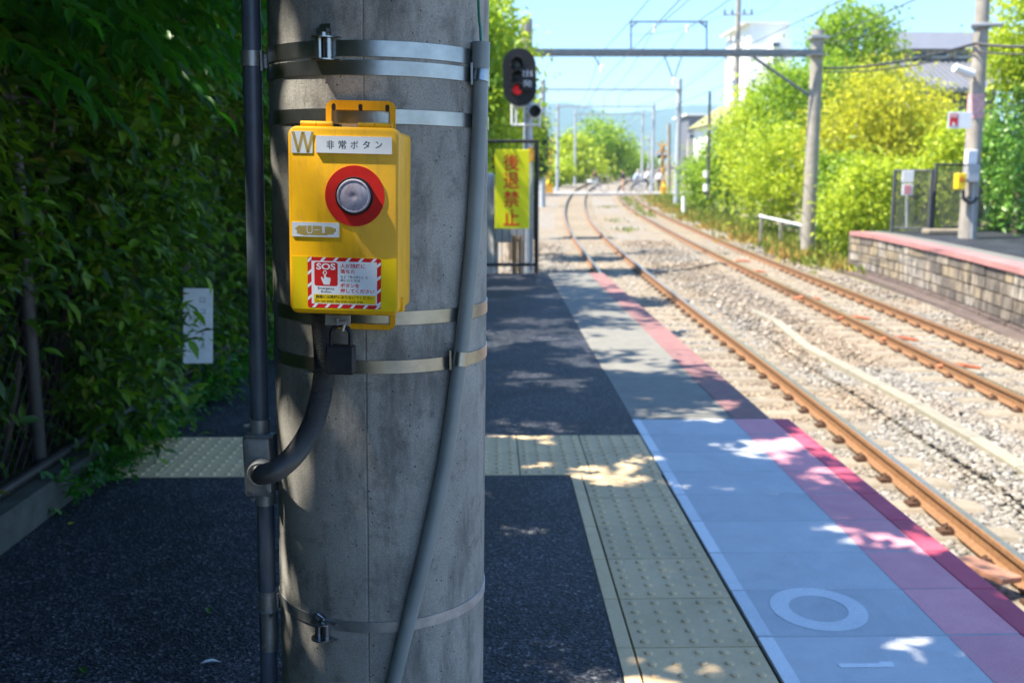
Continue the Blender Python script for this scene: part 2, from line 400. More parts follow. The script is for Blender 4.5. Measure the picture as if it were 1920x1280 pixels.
class MB:
    def __init__(s, mat=None):
        s.v = []; s.f = []; s.mi = []; s.M = mat or Matrix.Identity(4); s.cur = 0
    def add(s, vs, fs):
        o = len(s.v)
        s.v += [tuple(s.M @ Vector(p)) for p in vs]
        s.f += [tuple(i + o for i in f) for f in fs]
        s.mi += [s.cur] * len(fs)
        return s
    def box(s, x0, x1, y0, y1, z0, z1, M2=None, ch=0.0):
        if ch > 0:
            return s.cbox(x0, x1, y0, y1, z0, z1, ch, M2)
        vs = [(x, y, z) for x in (x0, x1) for y in (y0, y1) for z in (z0, z1)]
        if M2: vs = [tuple(M2 @ Vector(p)) for p in vs]
        return s.add(vs, [(0, 1, 3, 2), (4, 6, 7, 5), (0, 4, 5, 1), (2, 3, 7, 6), (0, 2, 6, 4), (1, 5, 7, 3)])
    def cbox(s, x0, x1, y0, y1, z0, z1, c, M2=None):
        b = bmesh.new()
        r = bmesh.ops.create_cube(b, size=1)
        for v in b.verts:
            v.co = Vector(((x0 + x1) / 2 + v.co.x * (x1 - x0), (y0 + y1) / 2 + v.co.y * (y1 - y0), (z0 + z1) / 2 + v.co.z * (z1 - z0)))
        bmesh.ops.bevel(b, geom=list(b.edges), offset=c, segments=1, affect='EDGES')
        b.verts.index_update()
        vs = [v.co.copy() for v in b.verts]
        if M2: vs = [M2 @ v for v in vs]
        fs = [[v.index for v in f.verts] for f in b.faces]
        b.free()
        return s.add([tuple(v) for v in vs], fs)
    def tube(s, pts, r, n=12, caps=True, closed=False):
        pts = [Vector(p) for p in pts]
        m = len(pts)
        rr = r if isinstance(r, (list, tuple, np.ndarray)) else [r] * m
        T = []
        for i in range(m):
            a = pts[max(i - 1, 0)]; b = pts[min(i + 1, m - 1)]
            T.append((b - a).normalized())
        t0 = T[0]
        u = t0.cross(Vector((0, 0, 1)))
        if u.length < 1e-3: u = t0.cross(Vector((1, 0, 0)))
        u.normalize()
        vs = []
        for i in range(m):
            u = (u - T[i] * u.dot(T[i])).normalized()
            w_ = T[i].cross(u)
            for k in range(n):
                a = 2 * math.pi * k / n
                vs.append(tuple(pts[i] + (u * math.cos(a) + w_ * math.sin(a)) * rr[i]))
        fs = []
        for i in range(m - 1):
            for k in range(n):
                k2 = (k + 1) % n
                fs.append((i * n + k, i * n + k2, (i + 1) * n + k2, (i + 1) * n + k))
        if caps:
            fs.append(tuple(range(n - 1, -1, -1))); fs.append(tuple(range((m - 1) * n, m * n)))
        return s.add(vs, fs)
    def cyl(s, a, b, r, n=16, r2=None): return s.tube([a, b], [r, r if r2 is None else r2], n)
    def prism(s, poly, z0, z1, M2=None):
        n = len(poly)
        vs = [(x, y, z0) for x, y in poly] + [(x, y, z1) for x, y in poly]
        if M2: vs = [tuple(M2 @ Vector(p)) for p in vs]
        fs = [tuple(range(n - 1, -1, -1)), tuple(range(n, 2 * n))]
        for i in range(n):
            j = (i + 1) % n
            fs.append((i, j, n + j, n + i))
        return s.add(vs, fs)
    def ringprism(s, po, pi, z0, z1, M2=None):
        n = len(po)
        vs = [(x, y, z0) for x, y in po] + [(x, y, z1) for x, y in po] + [(x, y, z0) for x, y in pi] + [(x, y, z1) for x, y in pi]
        if M2: vs = [tuple(M2 @ Vector(p)) for p in vs]
        fs = []
        for i in range(n):
            j = (i + 1) % n
            fs += [(i, j, n + j, n + i), (2 * n + j, 2 * n + i, 3 * n + i, 3 * n + j), (n + i, n + j, 3 * n + j, 3 * n + i), (j, i, 2 * n + i, 2 * n + j)]
        return s.add(vs, fs)
    def lathe(s, prof, n=32, M2=None):
        vs = []
        for (r, z) in prof:
            for k in range(n):
                a = 2 * math.pi * k / n
                vs.append((r * math.cos(a), r * math.sin(a), z))
        fs = []
        for i in range(len(prof) - 1):
            for k in range(n):
                k2 = (k + 1) % n
                fs.append((i * n + k, i * n + k2, (i + 1) * n + k2, (i + 1) * n + k))
        fs.append(tuple(range(n - 1, -1, -1))); fs.append(tuple(range((len(prof) - 1) * n, len(prof) * n)))
        if M2: vs = [tuple(M2 @ Vector(p)) for p in vs]
        return s.add(vs, fs)
    def mesh(s, name, mats, org=(0, 0, 0), smooth=None):
        me = bpy.data.meshes.new(name)
        o = Vector(org)
        me.from_pydata([tuple(Vector(p) - o) for p in s.v], [], s.f)
        for m in (mats if isinstance(mats, (list, tuple)) else [mats]): me.materials.append(m)
        if any(s.mi): me.polygons.foreach_set('material_index', s.mi)
        b = bmesh.new(); b.from_mesh(me)
        bmesh.ops.recalc_face_normals(b, faces=b.faces)
        b.to_mesh(me); b.free()
        if smooth:
            me.polygons.foreach_set('use_smooth', [True] * len(me.polygons))
            me.set_sharp_from_angle(angle=R(smooth))
        me.update()
        return me
    def build(s, name, mats, parent=None, smooth=None):
        org = WL[parent.name] if parent else Vector((0, 0, 0))
        if isinstance(mats, str): mats = M[mats]
        elif isinstance(mats, (list, tuple)): mats = [M[x] if isinstance(x, str) else x for x in mats]
        return link(name, s.mesh(name, mats, org, smooth), parent)

def link(name, me, parent=None, loc=None):
    o = bpy.data.objects.new(name, me)
    COL.objects.link(o)
    if parent: o.parent = parent
    base = WL[parent.name] if parent else Vector((0, 0, 0))
    if loc is not None: o.location = Vector(loc) - base; WL[o.name] = Vector(loc)
    else: WL[o.name] = base.copy()
    return o

def thing(name, label, cat, loc=(0, 0, 0), group=None):
    o = bpy.data.objects.new(name, None)
    o.empty_display_size = 0.1
    COL.objects.link(o)
    o.location = loc
    WL[o.name] = Vector(loc)
    return tag(o, label, cat, group)

def tag(o, label, cat, group=None):
    o['label'] = label; o['category'] = cat
    if group: o['group'] = group
    return o

def struct(o, kind='structure', label=None, cat=None):
    o['kind'] = kind
    if label: o['label'] = label
    if cat: o['category'] = cat
    return o

def rrect(w_, h_, r, n=5, cx=0, cy=0):
    pts = []
    for sx, sy, a0 in ((1, 1, 0), (-1, 1, 90), (-1, -1, 180), (1, -1, 270)):
        for k in range(n + 1):
            a = R(a0 + 90 * k / n)
            pts.append((cx + sx * (w_ / 2 - r) + r * math.cos(a), cy + sy * (h_ / 2 - r) + r * math.sin(a)))
    return pts

def circle(r, n=32, cx=0, cy=0, a0=0): return [(cx + r * math.cos(2 * math.pi * k / n + a0), cy + r * math.sin(2 * math.pi * k / n + a0)) for k in range(n)]

def text_into(mb, body, height, M2, z, bold=0.0, width=None, align='LEFT', thick=0.00005):
    """Adds flat lettering (a thin relief) in the frame M2: x right, y up, z out."""
    cu = bpy.data.curves.new('lettering', 'FONT')
    cu.body = body; cu.size = 1.0; cu.offset = bold; cu.resolution_u = 3
    cu.align_x = align
    cu.extrude = 0.5
    ob = bpy.data.objects.new('lettering_temp', cu)
    COL.objects.link(ob)
    dg = bpy.context.evaluated_depsgraph_get()
    me = bpy.data.meshes.new_from_object(ob.evaluated_get(dg))
    bpy.data.objects.remove(ob); bpy.data.curves.remove(cu)
    vs = [v.co.copy() for v in me.vertices]
    if not vs: return
    x0 = min(v.x for v in vs); x1 = max(v.x for v in vs); y0 = min(v.y for v in vs); y1 = max(v.y for v in vs)
    sy = height / (y1 - y0); sx = sy if width is None else width / (x1 - x0)
    ref = {'LEFT': x0, 'CENTER': (x0 + x1) / 2, 'RIGHT': x1}[align]
    out = [tuple(M2 @ Vector(((v.x - ref) * sx, (v.y - y0) * sy, z + (thick if v.z > 0 else 0)))) for v in vs]
    keep = mb.M; mb.M = Matrix.Identity(4)
    mb.add(out, [tuple(p.vertices) for p in me.polygons])
    mb.M = keep
    bpy.data.meshes.remove(me)

def np_mesh(name, verts, tris, mat):
    me = bpy.data.meshes.new(name)
    nv, nf = len(verts), len(tris)
    me.vertices.add(nv); me.vertices.foreach_set('co', np.ascontiguousarray(verts, dtype=np.float32).ravel())
    me.loops.add(nf * 3); me.loops.foreach_set('vertex_index', np.ascontiguousarray(tris, dtype=np.int32).ravel())
    me.polygons.add(nf)
    me.polygons.foreach_set('loop_start', np.arange(0, nf * 3, 3, dtype=np.int32))
    me.materials.append(mat)
    me.update(calc_edges=True)
    return me

def unit(a): return a / np.maximum(np.linalg.norm(a, axis=1, keepdims=True), 1e-9)

def leaves(cent, dirs, norms, L, Wd, rich=False, droop=0.15):
    """Leaf blades: base at cent, growing along dirs. rich: 7 verts / 6 tris, otherwise 4 verts / 2 tris."""
    n = len(cent)
    d = unit(dirs); s = unit(np.cross(d, norms)); u = np.cross(s, d)
    L = np.broadcast_to(L, (n,))[:, None]; Wd = np.broadcast_to(Wd, (n,))[:, None]
    if rich:
        tab = [(0, 0, 0), (.28, .42, .06), (.62, .40, .05), (1, 0, -droop), (.62, -.40, .05), (.28, -.42, .06), (.48, 0, -.02)]
        T = [(0, 1, 6), (1, 2, 6), (2, 3, 6), (3, 4, 6), (4, 5, 6), (5, 0, 6)]
    else:
        tab = [(0, 0, 0), (.45, .5, .07), (1, 0, -droop), (.45, -.5, .07)]
        T = [(0, 1, 2), (0, 2, 3)]
    k = len(tab)
    V = np.zeros((n, k, 3))
    for i, (a, b_, c) in enumerate(tab):
        V[:, i] = cent + d * (a * L) + s * (b_ * Wd) + u * (c * L)
    F = (np.arange(n)[:, None, None] * k + np.array(T)[None]).reshape(-1, 3)
    return V.reshape(-1, 3), F

def merge(parts):
    vs, fs, o = [], [], 0
    for v, f in parts:
        vs.append(v); fs.append(f + o); o += len(v)
    return np.vstack(vs), np.vstack(fs)

def smooth_curve(xs, ys):
    """monotone-ish cubic through the points"""
    xs = np.array(xs, float); ys = np.array(ys, float)
    d = np.diff(ys) / np.diff(xs)
    m = np.zeros(len(xs)); m[0] = d[0]; m[-1] = d[-1]
    m[1:-1] = (d[:-1] * np.diff(xs)[1:] + d[1:] * np.diff(xs)[:-1]) / (xs[2:] - xs[:-2])
    def fn(x):
        x = min(max(float(x), xs[0]), xs[-1])
        i = min(int(np.searchsorted(xs, x, 'right')) - 1, len(xs) - 2)
        h = xs[i + 1] - xs[i]; t = (x - xs[i]) / h
        return ((1 + 2 * t) * (1 - t) ** 2 * ys[i] + t * (1 - t) ** 2 * h * m[i] + t * t * (3 - 2 * t) * ys[i + 1] + t * t * (t - 1) * h * m[i + 1])
    return fn

zr = smooth_curve([-20, 0, 18, 25, 40, 72, 100, 150, 210, 300], [-1.1, -1.1, -1.1, -1.09, -0.88, -0.24, 0.35, 1.5, 3.1, 5.0])      # rail head
x1 = smooth_curve([-20, 5.7, 11.8, 18, 25, 43, 75, 88, 150, 210, 300], [2.1, 2.67, 2.87, 3.02, 3.22, 3.80, 6.45, 8.0, 20.2, 35, 62])
x2 = smooth_curve([-20, 5, 12, 25.6, 37.6, 66, 75, 88, 150, 210, 300], [5.4, 5.95, 6.3, 7.05, 7.5, 9.1, 10.0, 11.6, 23.6, 38.4, 65.4])

# ================================================================== THE SETTING
# ground: one sheet to the mountains, following the rise of the line
def zg(y):
    if y < 300: return zr(y) - 0.24
    return float(np.interp(y, [300, 1000, 2400, 6000], [4.76, 14, 45, 60]))
ys = [-400, -120, -40] + [float(a) for a in range(-20, 300, 4)] + [300, 400, 600, 1000, 1600, 2400, 3600, 5000]
xs = [-4000, -1500, -500, -150, -50, -20, -8, 0, 8, 14, 20, 40, 80, 150, 400, 900, 1800, 4000]
gb = MB()
vs = [(x, y, zg(y)) for y in ys for x in xs]
nx = len(xs)
gb.add(vs, [(j * nx + i, j * nx + i + 1, (j + 1) * nx + i + 1, (j + 1) * nx + i) for j in range(len(ys) - 1) for i in range(nx - 1)])
struct(gb.build('ground', 'ground', smooth=60))

# ballast bed under and between both tracks
def strip(name, fa, fb, fz, ys, mat, kind='structure', nxs=6):
    b = MB(); vs = []
    for y in ys:
        a, c = fa(y), fb(y)
        for i in range(nxs + 1):
            vs.append((a + (c - a) * i / nxs, y, fz(y)))
    n = nxs + 1
    b.add(vs, [(j * n + i, j * n + i + 1, (j + 1) * n + i + 1, (j + 1) * n + i) for j in range(len(ys) - 1) for i in range(nxs)])
    return struct(b.build(name, mat, smooth=60), kind)
YS = [-8 + 2 * k for k in range(0, 60)] + [112 + 8 * k for k in range(0, 23)]
strip('ballast_bed', lambda y: x1(y) - (1.35 if y < 12.6 else 3.4), lambda y: x2(y) + (1.9 if y < 70 else 2.4), lambda y: zr(y) - 0.185, YS, 'ballast')

# loose stones: the nearest ones as real geometry
def stones(name, n, ymin, ymax, size, seed, label):
    r = np.random.default_rng(seed)
    ico = bmesh.new(); bmesh.ops.create_icosphere(ico, subdivisions=1, radius=1)
    bv = np.array([v.co[:] for v in ico.verts]); ico.verts.index_update()
    bf = np.array([[v.index for v in f.verts] for f in ico.faces]); ico.free()
    y = ymin + (ymax - ymin) * r.random(n * 4)
    lo = np.array([x1(a) - (1.25 if a < 12.5 else 3.0) for a in y]); hi = np.array([x2(a) + 1.75 for a in y])
    x = lo + (hi - lo) * r.random(n * 4)
    keep = (x < 0.57 * y + 0.5) & (x > -0.4)
    x, y = x[keep][:n], y[keep][:n]
    n = len(x)
    c1 = np.array([x1(a) for a in y]); c2 = np.array([x2(a) for a in y]); zz = np.array([zr(a) for a in y])
    # keep the rails clear, lie low on the sleepers
    near = np.minimum(np.abs(x - c1), np.abs(x - c2))
    onrail = np.abs(near - 0.535) < 0.085
    heap = 0.03 * np.sin(x * 2.1 + y * 0.7) + 0.02 * np.sin(y * 1.9)
    s = size * (0.55 + 0.8 * r.random(n) ** 1.6)
    z = zz - 0.175 + 0.5 * heap * (near > 1.2) + 0.012 * r.random(n)
    z[near < 1.15] -= 0.014
    mid = (near > 1.25) & (x > c1) & (x < c2)
    z[mid] += 0.05
    s[onrail] *= 0.35
    ax = 0.55 + 0.55 * r.random((n, 3))
    V = bv[None] * (1 + 0.22 * (r.random((n, len(bv), 1)) - 0.5) * 2) * ax[:, None]
    q = unit(r.normal(size=(n, 4))); a, b_, c, d = q.T
    Rm = np.stack([1 - 2 * (c * c + d * d), 2 * (b_ * c - a * d), 2 * (b_ * d + a * c), 2 * (b_ * c + a * d), 1 - 2 * (b_ * b_ + d * d), 2 * (c * d - a * b_), 2 * (b_ * d - a * c), 2 * (c * d + a * b_), 1 - 2 * (b_ * b_ + c * c)], 1).reshape(n, 3, 3)
    V = np.einsum('nij,nkj->nki', Rm, V) * np.array([1, 1, .62]) * s[:, None, None] + np.stack([x, y, z], 1)[:, None]
    F = (np.arange(n)[:, None, None] * len(bv) + bf[None]).reshape(-1, 3)
    o = link(name, np_mesh(name, V.reshape(-1, 3), F, M['stone']))
    o['label'] = label; o['category'] = 'gravel'
    return struct(o, 'stuff')
stones('ballast_stones', 44000, 4.0, 15.0, 0.031, 11, 'loose grey and tan ballast stones between the nearest rails')
stones('ballast_stones', 18000, 15.0, 36.0, 0.048, 12, 'loose ballast stones farther along between both tracks')

# the near platform -------------------------------------------------
PY0, PY1 = -3.0, 12.43
base = MB()
base.box(-1.58, 1.36, PY0, PY1, -1.32, -0.06)
struct(base.build('platform', 'conc'))
# asphalt around the tactile paving (a row across, a column along the edge)
asp = MB()
asp.box(-1.58, 0.315, PY0, 3.905, -0.058, 0.0)
asp.box(-1.58, 0.695, 4.532, PY1, -0.058, 0.0)
struct(asp.build('asphalt_paving', 'asphalt'))
bed = MB()
bed.box(0.316, 0.694, PY0, 3.904, -0.058, -0.010)
bed.box(-1.58, 0.694, 3.906, 4.531, -0.058, -0.010)
bed.box(0.696, 1.36, PY0, PY1, -0.058, -0.010)
struct(bed.build('paving_bed', 'joint'))

tactile = thing('tactile_paving', 'yellow tactile paving with raised dots, crossing the platform and running along its edge', 'tactile paving', (0.3, 4, 0))
def tile_mesh(wx, wy):
    b = MB()
    b.cbox(-wx / 2, wx / 2, -wy / 2, wy / 2, -0.009, 0.002, 0.0012)
    for i in range(5):
        for j in range(5):
            cx = (i - 2) * wx * 0.2; cy = (j - 2) * wy * 0.2
            n = 9
            ring = lambda r, z: [(cx + r * math.cos(2 * math.pi * k / n), cy + r * math.sin(2 * math.pi * k / n), z) for k in range(n)]
            v = ring(0.0125, 0.0015) + ring(0.010, 0.006) + ring(0.006, 0.0072)
            f = [(a * n + k, a * n + (k + 1) % n, (a + 1) * n + (k + 1) % n, (a + 1) * n + k) for a in range(2) for k in range(n)] + [tuple(range(2 * n, 3 * n))]
            b.add(v, f)
    return b.mesh('tile', M['tactile'], smooth=35)
tm1 = tile_mesh(0.286, 0.307); tm2 = tile_mesh(0.322, 0.297)
bs = MB(); bs.cbox(-0.0205, 0.0205, -0.1485, 0.1485, -0.009, 0.0015, 0.0012)
bsm = bs.mesh('border_strip', M['tactile'])
for r_ in range(2):
    for k in range(8):
        o = link('tile', tm1, tactile, (0.547 - 0.2905 * k, 4.3745 - 0.312 * r_, random.uniform(-.0006, .0008)))
        o.rotation_euler = (random.uniform(-.002, .002), random.uniform(-.002, .002), random.uniform(-.004, .004))
for k in range(16):
    yy = 3.903 - 0.1505 - 0.301 * k
    o = link('tile', tm2, tactile, (0.5245, yy, random.uniform(-.0008, .0008)))
    o.rotation_euler = (random.uniform(-.003, .003), random.uniform(-.003, .003), 0)
    link('border_strip', bsm, tactile, (0.3375, yy, random.uniform(-.0008, .0004)))

# pale slabs with white line, red stripe and crimson nosing (nearer half of the platform)
edge = thing('platform_edge_paving', 'pale blue-grey slabs with white line, red stripe and crimson nosing along platform edge', 'paving', (1.05, 2, 0))
def pbox(x0, x1_, y0, y1, z0, z1, name, mat, ch=0.0015):
    b = MB(); b.cbox(x0, x1_, y0, y1, z0, z1, ch); return b.mesh(name, M[mat])
SL = 0.2955
sm = pbox(0.6975, 1.4, -SL / 2, SL / 2, -0.05, 0.0, 'slab', 'slab', 0.003)
wl = pbox(0.6985, 0.738, -SL / 2 + .003, SL / 2 - .003, 0.0003, 0.0011, 'white_line', 'white_line', 0.0003)
rs = pbox(1.203, 1.399, -SL / 2 + .003, SL / 2 - .003, 0.0003, 0.0011, 'red_stripe', 'red_stripe', 0.0003)
ns = pbox(1.402, 1.487, -SL / 2, SL / 2, -0.07, 0.0005, 'nosing', 'red_edge', 0.004)
yk = 4.838
while yk > PY0:
    yc = yk - 0.149
    s_ = link('slab', sm, edge, (0, yc, random.uniform(-.001, .001)))
    link('white_line', wl, s_, (0, yc, WL[s_.name].z))
    link('red_stripe', rs, s_, (0, yc, WL[s_.name].z))
    link('nosing', ns, edge, (0, yc, 0))
    yk -= 0.298
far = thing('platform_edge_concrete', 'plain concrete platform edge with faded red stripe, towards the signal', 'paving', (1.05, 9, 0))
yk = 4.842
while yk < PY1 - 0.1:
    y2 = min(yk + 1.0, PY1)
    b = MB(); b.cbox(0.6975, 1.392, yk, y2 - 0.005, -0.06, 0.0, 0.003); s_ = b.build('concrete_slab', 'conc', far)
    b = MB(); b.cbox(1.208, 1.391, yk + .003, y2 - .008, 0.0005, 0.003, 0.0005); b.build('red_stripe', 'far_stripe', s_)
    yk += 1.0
# painted car-stop mark: a ring and a one lying on its side
mark = thing('platform_marking', 'white painted ring and small bar lying on the blue-grey slabs', 'marking', (0.9145, 2.6, 0))
n = 48
mk = MB()
mk.ringprism([(0.9145 + 0.132 * math.cos(2 * math.pi * k / n), 2.622 + 0.142 * math.sin(2 * math.pi * k / n)) for k in range(n)], [(0.9145 + 0.080 * math.cos(2 * math.pi * k / n), 2.622 + 0.086 * math.sin(2 * math.pi * k / n)) for k in range(n)], 0.0012, 0.0018)
mk.build('ring', 'white_line', mark)
mk = MB()
mk.prism([(0.861, 2.283), (0.995, 2.283), (0.998, 2.309), (0.968, 2.311), (0.962, 2.303), (0.857, 2.303)], 0.0012, 0.0018)
mk.build('bar', 'white_line', mark)

# kerb along the hedge
kerb = thing('kerb', 'mossy concrete kerb under the hedge at the left platform side', 'kerb', (-1.68, 4, 0))
yk = PY0; k = 0
while yk < PY1:
    b = MB(); b.cbox(-1.78, -1.585 + random.uniform(-.006, .006), yk, min(yk + 0.985, PY1), -0.3, 0.115 + random.uniform(-.004, .004), 0.012)
    b.build('kerb_stone', 'kerb', kerb)
    yk += 0.99
soil = MB(); soil.box(-9.0, -1.785, PY0 - 6, PY1 + 30, -1.5, 0.02)
struct(soil.build('hedge_bank', 'ground'))

# ================================================================== TRACKS
def rail_mesh(cx, off, y0, y1, name, parent):
    prof = [(-.0635, -.153), (.0635, -.153), (.0635, -.143), (.012, -.126), (.009, -.05), (.0325, -.04), (.0325, -.008), (.026, 0), (-.026, 0), (-.0325, -.008), (-.0325, -.04), (-.009, -.05), (-.012, -.126), (-.0635, -.143)]
    yl = []; y = y0
    while y < y1: yl.append(y); y += 0.5 if y < 60 else 3.0
    yl.append(y1)
    b = MB(); n = len(prof); vs = []
    for y in yl:
        t = Vector((cx(y + .3) - cx(y - .3), 0.6, 0)).normalized(); s_ = Vector((t.y, -t.x, 0))
        c = Vector((cx(y), y, zr(y))) + s_ * off
        vs += [tuple(c + s_ * p[0] + Vector((0, 0, p[1]))) for p in prof]
    fs = []; mi = []
    for j in range(len(yl) - 1):
        for i in range(n):
            i2 = (i + 1) % n
            fs.append((j * n + i, j * n + i2, (j + 1) * n + i2, (j + 1) * n + i)); mi.append(1 if i in (7,) else 0)
    fs.append(tuple(range(n))); mi.append(0)
    b.add(vs, fs); b.mi = mi
    return b.build(name, ['rail', 'rail_top'], parent, smooth=25)

def sleeper_mesh():
    b = MB()
    L_ = 1.05; prof = [(-.13, 0), (.13, 0), (.13, .10), (.10, .135), (-.10, .135), (-.13, .10)]
    secs = [(-L_, .0), (-L_ + .08, .0), (-.75, .012), (-.45, .0), (.45, .0), (.75, .012), (L_ - .08, .0), (L_, -.03)]
    vs = [(x, py, pz - .135 + (dz if pz > .05 else 0)) for x, dz in secs for py, pz in prof]
    n = len(prof)
    fs = [(j * n + i, j * n + (i + 1) % n, (j + 1) * n + (i + 1) % n, (j + 1) * n + i) for j in range(len(secs) - 1) for i in range(n)]
    fs += [tuple(range(n)), tuple(range((len(secs) - 1) * n, len(secs) * n))]
    b.add(vs, fs)
    return b.mesh('sleeper', M['sleeper'])
SLM = sleeper_mesh()
cb = MB()
cb.box(-.15, .15, -.06, .06, -.004, .004)
for s_ in (-1, 1):
    cb.box(-.045 + s_ * .105, .045 + s_ * .105, -.05, .05, 0.0, .022)
    cb.tube([(s_ * .06, -.04, .02), (s_ * .085, -.03, .05), (s_ * .12, 0, .055), (s_ * .085, .03, .05), (s_ * .06, .04, .02)], .009, 6)
CLM = cb.mesh('rail_clip', M['clip'])

def track(label, cx, y0, y1, y0clip):
    t = thing('railway_track', label, 'railway track', (cx(12), 12, zr(12)))
    for s_ in (-1, 1): rail_mesh(cx, s_ * 0.5665, y0, y1, 'rail', t)
    y = y0 + 0.3
    while y < 78:
        a = math.atan2(cx(y + .5) - cx(y - .5), 1.0)
        o = link('sleeper', SLM, t, (cx(y), y, zr(y) - 0.158)); o.rotation_euler = (0, 0, -a + random.uniform(-.012, .012))
        if y < 26:
            for s_ in (-1, 1):
                p = Vector((cx(y) + s_ * 0.5665 * math.cos(a), y - s_ * .5665 * math.sin(a), zr(y) - 0.150))
                c = link('rail_clip', CLM, o, p)
                c.location = Vector((s_ * 0.5665, 0, 0.006)); c.rotation_euler = (0, 0, 0)
        y += 0.60
    return t
track('near curving railway track beside the platform, rusty rails on dusty sleepers', x1, 1.5, 230, 26)
track('far railway track in front of the stone platform opposite, rusty rails', x2, 5.0, 230, 26)

# concrete cable trough between the tracks
tp = [G(*p, -1.20) - Vector((0, 0, .02)) for p in ((1985, 925), (1920, 882), (1830, 826), (1720, 762), (1600, 697), (1512, 651), (1490, 632), (1455, 603), (1415, 585))]
tr_ = thing('cable_trough', 'pale concrete cable trough lying in ballast between the tracks', 'cable trough', tp[3])
for i in range(len(tp) - 1):
    a, b_ = tp[i], tp[i + 1]
    d = (b_ - a); L_ = d.length; d.normalize(); s_ = Vector((d.y, -d.x, 0))
    nseg = max(1, round(L_ / 1.0))
    for k in range(nseg):
        p = a + d * (L_ * k / nseg); q = a + d * (L_ * (k + 1) / nseg - 0.012)
        b = MB()
        vs = [tuple(c + s_ * o_ + Vector((0, 0, z))) for c in (p, q) for o_, z in ((-.07, -.14), (.07, -.14), (.07, .05), (.06, .06), (-.06, .06), (-.07, .05))]
        b.add(vs, [(0, 1, 2, 3, 4, 5), (11, 10, 9, 8, 7, 6)] + [(j, (j + 1) % 6, 6 + (j + 1) % 6, 6 + j) for j in range(6)])
        b.build('trough_lid', 'trough', tr_)
# orange cable clamps and loose plates by the far track
for i, (u, v) in enumerate(((1390, 492), (1415, 512), (1512, 563), (1600, 600), (1685, 640), (1795, 692))):
    p = G(u, v, -1.22)
    b = MB(); b.tube([p + Vector((-.22, .1, .02)), p + Vector((-.1, .03, .06)), p + Vector((.06, -.02, .05)), p + Vector((.26, -.08, .03))], [.02, .035, .03, .02], 7)
    tag(b.build('cable_clamp', 'orange', smooth=50), 'orange rubber clamp on the ballast beside the far track, number %s from the wall end' % ('first', 'second', 'third', 'fourth', 'fifth', 'sixth')[i], 'clamp', 'orange clamps along the far track')
p = G(1850, 1085, -1.2)
b = MB(); b.cbox(-.11, .09, -.17, .17, -.02, .02, .006, Matrix.Translation(p + Vector((0, 0, .06))) @ Euler((.05, .12, .5)).to_matrix().to_4x4())
tag(b.build('loose_plate', plain('dusty_orange_plate', (0.42, 0.20, 0.12), .8, 0, .25, 9)), 'loose orange-brown plate lying by the sleepers under the platform edge', 'plate')

# ================================================================== THE CONCRETE POLE AND WHAT HANGS ON IT
LEAN = 0.0148
PA = Vector((-0.1935, 1.6, 0.0))
MP = Matrix.Translation(PA) @ Matrix.Rotation(LEAN, 4, 'Y')
MPI = MP.inverted()
def prad(z): return 0.169 + (1.2 - z) * 0.0015
def onpole(u, v, gap=0.0):
    """point of the pole's surface (plus gap) seen at a photo pixel: (phi, z) and world point"""
    o = MPI @ Vector((0, 0, CAMH)); d = MPI.to_3x3() @ ray(u, v)
    r = 0.1695 + gap
    a = d.x ** 2 + d.y ** 2; b = o.x * d.x + o.y * d.y; c = o.x ** 2 + o.y ** 2 - r * r
    disc = b * b - a * c
    t = (-b - math.sqrt(max(disc, 0))) / a
    p = o + d * t
    phi = math.atan2(p.x, -p.y)
    return phi, p.z, MP @ Vector((r * math.sin(phi), -r * math.cos(phi), p.z))
def pp(phi, z, r): return MP @ Vector((r * math.sin(phi), -r * math.cos(phi), z))

pole = thing('concrete_pole', 'thick round grey concrete pole with steel bands in the foreground', 'pole', PA)
b = MB(MP)
seam = onpole(687, 800)[0]
angs = sorted([2 * math.pi * k / 120 - math.pi for k in range(120)] + [seam - .012, seam - .005, seam + .005, seam + .012])
zs = [-0.3, 0, .3, .6, .9, 1.2, 1.5, 2, 3, 4.5, 6, 8.2]
vs = []
for z in zs:
    for a in angs:
        r = prad(z) - (0.0016 if abs(a - seam) < .006 else 0)
        vs.append((r * math.sin(a), -r * math.cos(a), z))
n = len(angs)
b.add(vs, [(j * n + i, j * n + (i + 1) % n, (j + 1) * n + (i + 1) % n, (j + 1) * n + i) for j in range(len(zs) - 1) for i in range(n)] + [tuple(range((len(zs) - 1) * n, len(zs) * n))])
b.build('shaft', 'pole', pole, smooth=20)

